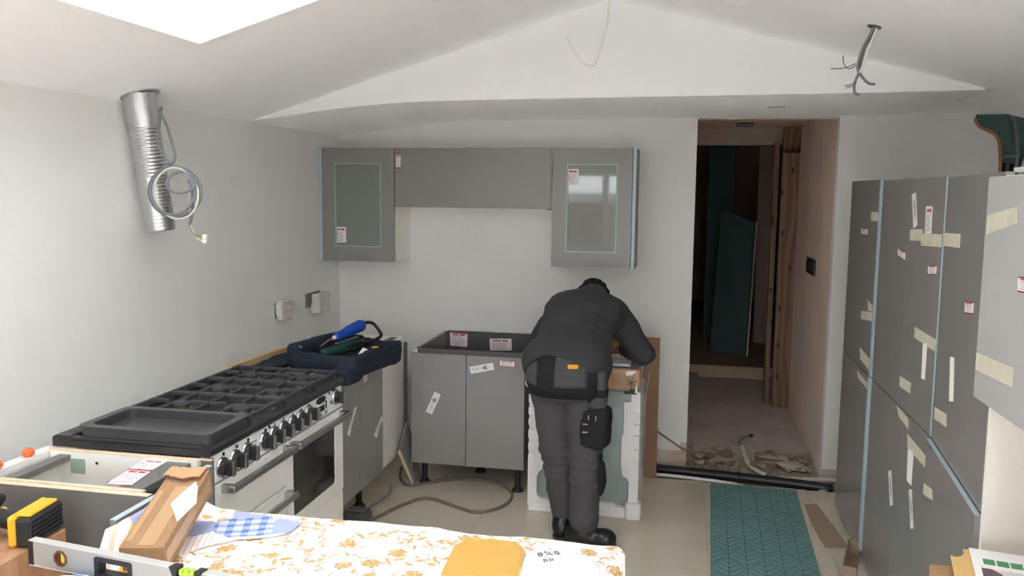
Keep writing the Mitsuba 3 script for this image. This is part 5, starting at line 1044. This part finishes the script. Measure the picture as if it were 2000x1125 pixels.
k = tag('conduit', 'two bent lengths of white conduit lying on the broken floor of the doorway', 'conduit')
put(k + '__length', tube([(2.752, 0.46, 0.030), (2.768, 0.12, 0.020)], 0.017, 12, False, flat=0.6), 'm_white_plastic', 40); put(k + '__length', tube([(2.785, 0.035, 0.015), (2.850, -0.10, 0.022)], 0.016, 12, False, flat=0.6), 'm_white_plastic', 40)
put(k + '__joint', tube([(2.768, 0.12, 0.018), (2.772, 0.08, 0.014), (2.785, 0.035, 0.014)], 0.011, 8), 'm_concrete', True)
tag(put('drain_ring', lathe([[0.026, 0], [0.036, 0], [0.036, 0.05], [0.026, 0.05]], (2.712, 0.405, -0.02), (0.1, -0.25, 1), 22), 'm_concrete', 30), 'round grey pipe end set in the broken floor', 'pipe')
tag(put('buried_cable', tube([(2.735, 0.46, 0.01), (2.742, 0.56, 0.035), (2.775, 0.66, 0.035), (2.822, 0.73, 0.030)], 0.006, 8), 'm_cable_grey', True), 'short dark cable end rising beside the conduit', 'cable')
put('buried_cable__bare_tip', cyl((2.818, 0.724, 0.030), (2.840, 0.752, 0.030), 0.010, 10), 'm_cable_black', 40)
rk = random.Random(4); MATS = ['m_rubble', 'm_rubble_pale', 'm_dirt']
for i in range(64):
    x, y = rk.uniform(2.40, 3.18), rk.uniform(0.0, 0.46); s = rk.uniform(0.008, 0.022) * (1.8 if rk.random() < 0.15 else 1)
    if abs(x - 2.77) < 0.05: continue
    pts = [(x + rk.gauss(0, s), y + rk.gauss(0, s), 0.004 + abs(rk.gauss(0, s * 0.5))) for _ in range(9)]
    put('floor_passage__rubble', hullm(pts), MATS[i % 3])
for i, (x, y) in enumerate(((2.92, 0.30), (3.02, 0.36), (3.08, 0.18), (2.55, 0.22))):
    pts = [(x + rk.gauss(0, 0.07), y + rk.gauss(0, 0.035), rk.choice((-0.015, 0.014, 0.02))) for _ in range(14)]; put('floor_passage__slab_piece', hullm(pts), MATS[(i + 1) % 2])
tag(put('wall_cable', tube([(2.06, -0.012, 0.30), (2.183, -0.012, 0.225), (2.273, -0.012, 0.168), (2.345, -0.012, 0.124), (2.392, -0.012, 0.115), (2.415, 0.01, 0.145), (2.40, 0.05, 0.22), (2.40, 0.14, 0.30)], 0.0055, 8), 'm_cable_dark', True), 'dark cable sagging from behind the cardboard sheet round the door jamb', 'cable')
tag(put('floor_cable', tube([(0.60, -0.47, 0.012), (0.66, -0.66, 0.009), (0.75, -0.765, 0.009), (0.84, -0.70, 0.009), (0.94, -0.62, 0.009), (1.06, -0.575, 0.009), (1.20, -0.58, 0.009), (1.33, -0.68, 0.009), (1.385, -0.80, 0.009), (1.375, -0.95, 0.009), (1.30, -1.065, 0.009), (1.22, -1.09, 0.009), (1.08, -1.02, 0.009), (0.96, -0.955, 0.009), (0.88, -0.97, 0.009), (0.80, -1.11, 0.009), (0.735, -1.30, 0.010), (0.70, -1.36, 0.020)], 0.0085, 9, True, 9), 'm_cable_dark', True), 'dark cable looping over the floor under the two-door cabinet', 'cable')
k = tag('floor_box', 'small dark junction box on the floor beside the corner cabinet', 'junction box')
put(k + '__case', box(0.585, -1.385, 0.002, 0.72, -1.30, 0.062, 0.008), 'm_grey_dark'); put(k + '__lid', box(0.60, -1.375, 0.063, 0.705, -1.31, 0.072, 0.004), 'm_grey_side')
tag(put('clear_offcut', tube([(0.61, -1.27, 0.010), (0.66, -1.12, 0.012), (0.70, -0.99, 0.03), (0.695, -0.92, 0.06)], 0.006, 7), 'm_cable_grey', True), 'short grey flex curling up beside the junction box', 'cable')
bd = box(-0.012, -0.30, 0.0, 0.0, 0.30, 0.13, 0.001)
sq = Polygon([(0, 0), (0.115, 0.02), (0.105, 0.30), (0.08, 0.62), (0.01, 0.60), (-0.005, 0.3)])
sm = extr(sq, 0.006); sm.apply_transform(trimesh.transformations.rotation_matrix(math.radians(3), [0, 0, 1])); sm.apply_translation((3.055, -1.15, 0.0015)); put('cardboard_scrap', sm, 'm_card_grey'); tag('cardboard_scrap', 'flat strip of cardboard on the floor along the tall cabinet', 'cardboard')
tray2 = [box(-0.004, 0, 0, 0, 0.34, 0.075), box(-0.004, 0, 0, 0.055, 0.004, 0.075), box(0, 0.336, 0, 0.055, 0.34, 0.075), box(0, 0, 0, 0.055, 0.34, 0.004)]
tm = cat(*tray2); tm.apply_transform(trimesh.transformations.rotation_matrix(math.radians(-14), [0, 0, 1])); tm.apply_translation((3.075, -1.52, 0.001)); put('cardboard_tray', tm, 'm_card_grey'); tag('cardboard_tray', 'shallow open cardboard tray on the floor before the tall cabinet', 'cardboard box')

# ------------------------------------------------------------------ tool bag, iron and batten on the corner cabinet
k = tag('tool_bag', 'open navy tool bag lying on the corner cabinet', 'tool bag')
MB = trimesh.transformations.rotation_matrix(math.radians(-8), [0, 0, 1])[:3, :3]; BC = np.array([0.635, -1.395, 0.0])
def bag_sdf(P):
    n = wr(P, 8, 0.022, 31) + wr(P, 26, 0.006, 32)
    D = d_box(P, BC + [0, 0, 0.902], (0.178, 0.255, 0.058), 0.016, MB)
    D = np.maximum(D, -d_box(P, BC + [-0.002, 0, 0.975], (0.158, 0.235, 0.078), 0.016, MB))
    D = smin(D, d_box(P, BC + [-0.185, 0.02, 0.935], (0.030, 0.24, 0.060), 0.02, MB), 0.02)                       # lid folded up at the back
    D = smin(D, d_ell(P, BC + [0.155, 0.235, 0.905], (0.045, 0.07, 0.040)), 0.02)
    D = smin(D, d_box(P, (0.730, -1.665, 0.868), (0.050, 0.07, 0.040), 0.02, MB), 0.025)                             # corner sagging over the front
    D = D + n
    return np.where(P[:, 0] < 0.712, np.maximum(D, 0.8725 - P[:, 2]), D)
put(k + '__bag', snet(bag_sdf, (0.36, -1.80, 0.79), (0.90, -1.05, 1.04), 0.0075), 'm_navy', True)
put(k + '__lining', snet(lambda P: np.maximum(d_box(P, BC + [-0.005, 0, 0.905], (0.152, 0.228, 0.018), 0.012, MB) + wr(P, 20, 0.02, 5), 0.892 - P[:, 2]), (0.40, -1.72, 0.86), (0.86, -1.08, 0.95), 0.009), 'm_plastic_black', True)
put(k + '__paper', hullm([(0.745, -1.56, 0.945), (0.765, -1.43, 0.948), (0.725, -1.43, 0.962), (0.745, -1.56, 0.943), (0.765, -1.43, 0.946), (0.725, -1.43, 0.960)]), 'm_paper'); put(k + '__badge', box(0.755, -1.395, 0.955, 0.785, -1.360, 0.958), 'm_badge')
put(k + '__green_tool', tube([(0.56, -1.56, 0.945), (0.62, -1.42, 0.955), (0.66, -1.27, 0.955)], [0.022, 0.028, 0.024], 12), 'm_tool_green', True); put(k + '__wrench', tube([(0.60, -1.48, 0.985), (0.64, -1.29, 0.990)], 0.010, 8, False, flat=0.4), 'm_brushed')
put(k + '__coiled_flex', tube([(0.62 + 0.05 * math.cos(t), -1.32 + 0.12 * math.sin(t), 0.945 + 0.004 * t) for t in np.linspace(0, 9, 24)], 0.008, 8, True, 4), 'm_cable_black', True)
put(k + '__zip_pull', box(0.475, -1.645, 0.985, 0.49, -1.633, 0.995, 0.003), 'm_brushed')
k = tag('oscillating_tool', 'blue hand tool with a thin blade lying on the navy tool bag', 'power tool')
b0, b1 = np.array([0.590, -1.440, 1.014]), np.array([0.640, -1.262, 1.042])
put(k + '__body', snet(lambda P: smin(d_cone(P, b0, b1, 0.022, 0.026), d_cone(P, (b0 + b1) / 2, b1 + (b1 - b0) * 0.06, 0.024, 0.028), 0.02) + wr(P, 30, 0.003, 4), (0.50, -1.52, 0.95), (0.72, -1.18, 1.10), 0.006), 'm_tool_blue', True)
bd = (b0 - b1) / np.linalg.norm(b0 - b1)
put(k + '__collar', cyl(b0 + bd * 0.018, b0 + bd * 0.038, 0.011, 14, 0.008), 'm_white_plastic', 40); put(k + '__blade', tube([b0 + bd * 0.036, b0 + bd * 0.07, b0 + bd * 0.135 + [0, 0, -0.012]], [0.006, 0.005, 0.0028], 8, False), 'm_brass', 40)
put(k + '__flex', tube([b1 - bd * 0.02, b1 - bd * 0.05 + [0, 0, 0.004], b1 - bd * 0.085 + [0.02, 0, -0.006], b1 - bd * 0.10 + [0.05, -0.01, -0.045], b1 - bd * 0.09 + [0.075, -0.03, -0.072], b1 + [0.07, -0.02, -0.074], b1 + [0.03, -0.06, -0.07]], 0.0085, 10), 'm_cable_black', True)
tag(put('batten', hullm([(a + x, y, z) for (y, a) in ((-1.80, 0.172), (-1.10, 0.212)) for x in (0, 0.030) for z in (0.8705, 0.912)]), 'm_batten'), 'thin pine batten lying along the wall behind the navy tool bag', 'timber')
tag(put('dark_cloth', snet(lambda P: np.maximum(d_box(P, (0.318, -1.60, 0.884), (0.070, 0.25, 0.014), 0.012) + wr(P, 12, 0.026, 8), 0.8725 - P[:, 2]), (0.24, -1.92, 0.86), (0.50, -1.28, 0.93), 0.008), 'm_navy', True), 'flattened dark cloth between the hob and the tool bag', 'cloth')

# ------------------------------------------------------------------ duct and cables
k = tag('extract_duct', 'crinkled silver extractor duct hanging from the ceiling over the cooker', 'duct')
da, db = np.array([0.085, -2.268, 2.128]), np.array([0.115, -2.200, 1.580]); dd = (db - da) / np.linalg.norm(db - da); Ld = np.linalg.norm(db - da); prof = []
for i in range(141):
    t = i / 140 * Ld; r = 0.0620 + (0.0022 * math.sin(t * 420) if 0.10 < t < 0.32 else 0.0007 * math.sin(t * 420)) - 0.002 * t / Ld
    prof.append([r, t])
prof = prof + [[prof[-1][0] - 0.004, Ld], [0.056, Ld - 0.02], [0.056, 0.05]]
put(k + '__sleeve', lathe(prof, da, dd, 36), 'm_foil', True)
def wob(m, a, f):
    m.vertices[:] = m.vertices + (meshkit.fbm(m.vertices * f, 3, 9)[:, None] - 0.5) * a; return m
put(k + '__tape_wrap', wob(lathe([[0.0635, -0.02], [0.0650, 0.02], [0.0640, 0.06], [0.0655, 0.085], [0.0642, 0.12], [0.0635, 0.12]], da, dd, 40), 0.008, 30), 'm_duct_tape', 40); labels[k + '__tape_wrap'] = {'label': 'crumpled silver tape at the top'}
put(k + '__ceiling_hole_edge', wob(lathe([[0.062, 0], [0.079, 0], [0.079, 0.004], [0.062, 0.004]], on_left(0.088, -2.27, -0.005), nL, 30), 0.006, 30), 'm_duct_tape', 40)
k = tag('hanging_cable_coil', 'coiled grey cable hanging beside the silver duct', 'cable')
def cc(P): return [(x, -2.34 + dy, z) for x, z, dy in P]
put(k + '__drop', tube(cc([(0.1924, 2.087, 0.06), (0.1961, 2.0665, 0.04), (0.2361, 2.0173, 0.02), (0.2686, 1.9522, 0), (0.2844, 1.8955, 0), (0.277, 1.8649, 0), (0.2528, 1.8537, 0)]), 0.0055, 8, True, 5), 'm_cable_grey', True)
put(k + '__drop', tube(cc([(0.2528, 1.8537, 0), (0.2407, 1.8844, 0), (0.2184, 1.916, 0), (0.2063, 1.9569, 0), (0.2017, 1.9977, 0.02), (0.197, 2.0479, 0.04), (0.1915, 2.087, 0.06)]), 0.005, 8, True, 5), 'm_cable_grey', True)
put(k + '__coil', tube(cc([(0.2993, 1.8426, 0.0), (0.2515, 1.8421, 0.0072), (0.2072, 1.8282, 0.0135), (0.1724, 1.8029, 0.0179), (0.1517, 1.7696, 0.0199), (0.1479, 1.7326, 0.0192), (0.1616, 1.6972, 0.016), (0.191, 1.668, 0.0106), (0.2319, 1.6489, 0.0037), (0.279, 1.6426, -0.0036), (0.3259, 1.6499, -0.0105), (0.3662, 1.6699, -0.0159), (0.3944, 1.6997, -0.0192), (0.4068, 1.7355, -0.0199), (0.4018, 1.7723, -0.0179), (0.3799, 1.8052, -0.0135), (0.3441, 1.8297, -0.0073), (0.2993, 1.8426, -0.0001)]), 0.0058, 8, True, 5), 'm_cable_grey', True)
put(k + '__coil', tube(cc([(0.3287, 1.8393, -0.03), (0.2883, 1.8459, -0.0228), (0.248, 1.8394, -0.0165), (0.213, 1.8207, -0.0121), (0.1883, 1.7922, -0.0101), (0.177, 1.7579, -0.0108), (0.1807, 1.7224, -0.014), (0.199, 1.6904, -0.0194), (0.2293, 1.6664, -0.0263), (0.2675, 1.6534, -0.0336), (0.3086, 1.6534, -0.0405), (0.3469, 1.6663, -0.0459), (0.3773, 1.6903, -0.0492), (0.3956, 1.7222, -0.0499), (0.3995, 1.7577, -0.0479), (0.3883, 1.792, -0.0435), (0.3636, 1.8205, -0.0373), (0.3287, 1.8393, -0.0301)]), 0.0058, 8, True, 5), 'm_cable_grey', True)
put(k + '__coil', tube(cc([(0.2524, 1.8302, -0.02), (0.2199, 1.8085, -0.0128), (0.1979, 1.7771, -0.0065), (0.1894, 1.7403, -0.0021), (0.1954, 1.703, -0.0001), (0.2152, 1.6704, -0.0008), (0.246, 1.6467, -0.004), (0.2839, 1.6352, -0.0094), (0.3235, 1.6374, -0.0163), (0.3596, 1.6531, -0.0236), (0.3873, 1.6801, -0.0305), (0.4029, 1.7148, -0.0359), (0.4042, 1.7525, -0.0392), (0.391, 1.788, -0.0399), (0.3653, 1.8167, -0.0379), (0.3303, 1.8346, -0.0335), (0.2909, 1.8393, -0.0273), (0.2524, 1.8302, -0.0201)]), 0.0045, 8, True, 5), 'm_cable_white', True)
put(k + '__coil', tube(cc([(0.3957, 1.8047, -0.045), (0.3771, 1.8156, -0.0378), (0.3531, 1.8219, -0.0315), (0.3269, 1.8226, -0.0271), (0.302, 1.8177, -0.0251), (0.2818, 1.8078, -0.0258), (0.269, 1.7943, -0.029), (0.2654, 1.779, -0.0344), (0.2714, 1.7639, -0.0413), (0.2862, 1.7511, -0.0486), (0.3078, 1.7424, -0.0555), (0.3334, 1.7388, -0.0609), (0.3594, 1.7409, -0.0642), (0.3823, 1.7485, -0.0649), (0.3991, 1.7604, -0.0629), (0.4075, 1.775, -0.0585), (0.4063, 1.7905, -0.0523), (0.3957, 1.8047, -0.0451)]), 0.005, 8, True, 5), 'm_cable_grey', True)
put(k + '__tail', tube(cc([(0.3578, 1.7919, -0.03), (0.3743, 1.7415, -0.03), (0.3688, 1.6866, -0.02), (0.355, 1.6362, -0.01), (0.3413, 1.6151, 0)]), 0.0058, 8, True, 5), 'm_cable_grey', True)
put(k + '__core', tube(cc([(0.3413, 1.6161, 0), (0.3459, 1.5904, 0.0), (0.366, 1.5694, 0.0), (0.3981, 1.5639, 0)]), 0.0024, 8, True, 5), 'm_cable_grey', True)
put(k + '__core', tube(cc([(0.3413, 1.6161, 0), (0.3486, 1.5868, 0.004), (0.366, 1.5639, 0.004), (0.3981, 1.5529, 0)]), 0.0024, 8, True, 5), 'm_wire_yellow', True)
put(k + '__core', tube(cc([(0.3413, 1.6161, 0), (0.3514, 1.5831, 0.008), (0.366, 1.5584, 0.008), (0.3981, 1.5419, 0)]), 0.0024, 8, True, 5), 'm_cable_white', True)
put(k + '__terminal_block', box(0.3982, -2.349, 1.5549, 0.4162, -2.331, 1.5729, 0.003), 'm_white_plastic'); put(k + '__terminal_block', box(0.3982, -2.349, 1.5365, 0.4162, -2.331, 1.5540, 0.003), 'm_white_plastic')
for nm, yy, z, w, h, dep, lab in (('wrapped_socket', -0.885, 1.058, 0.165, 0.128, 0.030, 'wall socket wrapped in white paper, nearer the cooker'), ('wrapped_socket_001', -0.400, 1.040, 0.190, 0.130, 0.050, 'wall socket half wrapped in white paper, next to the corner')):
    tag(nm, lab, 'socket')
    put(nm + '__back_box', box(0.0005, yy - w / 2 + (0.012 if dep < 0.04 else -0.050), z - h / 2 + (0.025 if dep < 0.04 else 0.045), 0.010, yy + w / 2 - 0.03, z + h / 2 + (-0.02 if dep < 0.04 else 0.005), 0.002), 'm_grey_side' if dep > 0.04 else 'm_grey_dark')
    put(nm + '__paper_wrap', snet(lambda P: d_box(P, (0.016 + dep / 2, yy, z), (dep / 2 + 0.004, w / 2 - 0.004, h / 2 - 0.004), 0.010) + wr(P, 16, 0.026, 41) + wr(P, 50, 0.006, 42), (0.002, yy - w / 2 - 0.03, z - h / 2 - 0.03), (0.12, yy + w / 2 + 0.03, z + h / 2 + 0.03), 0.006), 'm_wrapping', True)
tag(put('pendant_cable', tube([(1.990, -1.90, 2.665), (1.988, -1.90, 2.60), (1.984, -1.90, 2.53), (1.975, -1.90, 2.44), (1.955, -1.90, 2.36), (1.938, -1.90, 2.31), (1.920, -1.90, 2.278), (1.890, -1.90, 2.285), (1.855, -1.90, 2.32), (1.830, -1.90, 2.355), (1.814, -1.90, 2.395)], 0.0042, 8), 'm_cable_white', True), 'white cable hooking down from the ridge of the ceiling', 'cable')
k = tag('ceiling_cable_bunch', 'bunch of loose grey and white cables hanging from the right ceiling slope', 'cable')
def cb_(P, y=-1.9): return [(x, y, z) for x, z in P]
put(k + '__hole', lathe([[0, -0.002], [0.026, -0.002], [0.026, 0.002], [0, 0.002]], (3.004, -1.90, roof_z(3.004) - 0.003), (0.26, 0, 1), 20), 'm_grey_dark')
put(k + '__cable', tube(cb_([(3.002, 2.41), (2.990, 2.375), (2.968, 2.33), (2.955, 2.285), (2.952, 2.25), (2.960, 2.232), (2.974, 2.212), (2.995, 2.192), (3.018, 2.188)]), 0.0085, 9, flat=0.6), 'm_cable_grey', True)
put(k + '__cable', tube(cb_([(3.008, 2.41), (3.000, 2.37), (2.978, 2.335), (2.966, 2.285), (2.958, 2.235), (2.946, 2.20), (2.944, 2.17), (2.950, 2.155), (2.964, 2.149)], -1.893), 0.0085, 9, flat=0.6), 'm_cable_grey', True)
put(k + '__cable', tube(cb_([(3.012, 2.40), (3.000, 2.365), (2.982, 2.31), (2.970, 2.262), (2.958, 2.232)], -1.905), 0.0075, 9, flat=0.6), 'm_white_plastic', True)
for P in ([(2.945, 2.262), (2.926, 2.250), (2.908, 2.255), (2.898, 2.275), (2.896, 2.30)], [(2.944, 2.268), (2.915, 2.256), (2.885, 2.250), (2.852, 2.250)], [(2.950, 2.196), (2.935, 2.183), (2.913, 2.175)], [(2.948, 2.20), (2.93, 2.188), (2.906, 2.184)]): put(k + '__wire', tube(cb_(P), 0.0022, 6), 'm_cable_dark', True)
k = tag('downlight', 'small round downlight set in the lowered ceiling strip', 'light fitting')
dz_ = float(soffit_z(2.77)); put(k + '__rim', lathe([[0.032, -0.006], [0.045, -0.006], [0.046, 0.0], [0.032, 0.0]], (2.77, -0.69, dz_ - 0.001), n=28), 'm_white_plastic', 30); put(k + '__lens', lathe([[0, -0.003], [0.032, -0.003], [0.032, 0], [0, 0]], (2.77, -0.69, dz_ - 0.001), n=24), 'm_paper')
k = tag('waste_hose', 'grey flexible hose and pipe in the hole of the back wall above the tall cabinets', 'hose')
put(k + '__hose', tube([(4.132, -0.02, 2.235), (4.158, -0.035, 2.17), (4.172, -0.04, 2.08), (4.178, -0.04, 1.98), (4.180, -0.04, 1.86), (4.185, -0.04, 1.70)], 0.0095, 10), 'm_cable_grey', True)
put(k + '__pipe', tube([(4.150, 0.02, 1.955), (4.148, 0.02, 1.60)], 0.030, 16, False), 'm_black_pipe', 40); put(k + '__cable_tie', box(4.115, -0.052, 1.985, 4.190, 0.0, 1.999, 0.003), 'm_cable_grey')

tag(put('waste_pipe', cat(tube([(0.665, -0.030, 0.455), (0.775, -0.030, 0.455)], 0.021, 14, False), tube([(0.668, -0.030, 0.455), (0.668, 0.0, 0.455)], 0.021, 14, False)), 'm_black_pipe', 40), 'black waste pipe stub on the back wall between the corner cabinet and the two-door cabinet', 'pipe')

# ------------------------------------------------------------------ things in the passage and the dark room
k = tag('passage_socket', 'black double socket box on the bare plaster of the passage wall', 'socket')
put(k + '__back_box', box(3.186, 0.66, 1.205, 3.2055, 0.98, 1.315, 0.003), 'm_plastic_black')
for i, y in enumerate((0.70, 0.80, 0.90)): put(k + '__outlet', cyl((3.1865, y + 0.02, 1.26), (3.178, y + 0.02, 1.26), 0.028, 14, 0.022), 'm_black', 40)
tag(put('ceiling_vent_plate', cat(box(2.70, 1.64, 2.302, 2.83, 1.74, 2.3245, 0.003)), 'm_plastic_black'), 'small dark plate on the passage ceiling', 'fitting'); put('ceiling_vent_plate__tag', box(2.705, 1.632, 2.303, 2.825, 1.639, 2.310), 'm_wrapping')
def board(key, P, mat, label, th=0.012):
    P = np.asarray(P, float); n = np.cross(P[1] - P[0], P[3] - P[0]); n /= np.linalg.norm(n); tag(put(key, hullm(np.vstack([P, P + n * th])), mat), label, 'board')
board('moisture_board', [(2.62, 3.55, 0.13), (2.96, 3.35, 0.13), (3.04, 3.85, 1.46), (2.70, 4.0, 1.60)], 'm_teal', 'dark teal plasterboard leaning in the dark room')
board('moisture_board_001', [(2.56, 4.4, 0.13), (2.85, 4.4, 0.13), (2.86, 4.75, 2.48), (2.57, 4.75, 2.48)], 'm_teal', 'taller teal plasterboard standing upright behind the leaning one')
tag(put('white_trim_strip', tube([(2.975, 3.33, 0.13), (3.055, 3.83, 1.47)], 0.010, 6, False), 'm_upvc'), 'thin white strip along the edge of the leaning teal board', 'strip')
board('brown_panel', [(3.10, 4.2, 0.13), (3.28, 4.1, 0.13), (3.28, 4.25, 2.45), (3.10, 4.35, 2.45)], 'm_plaster', 'brown wall panel at the right of the dark room')
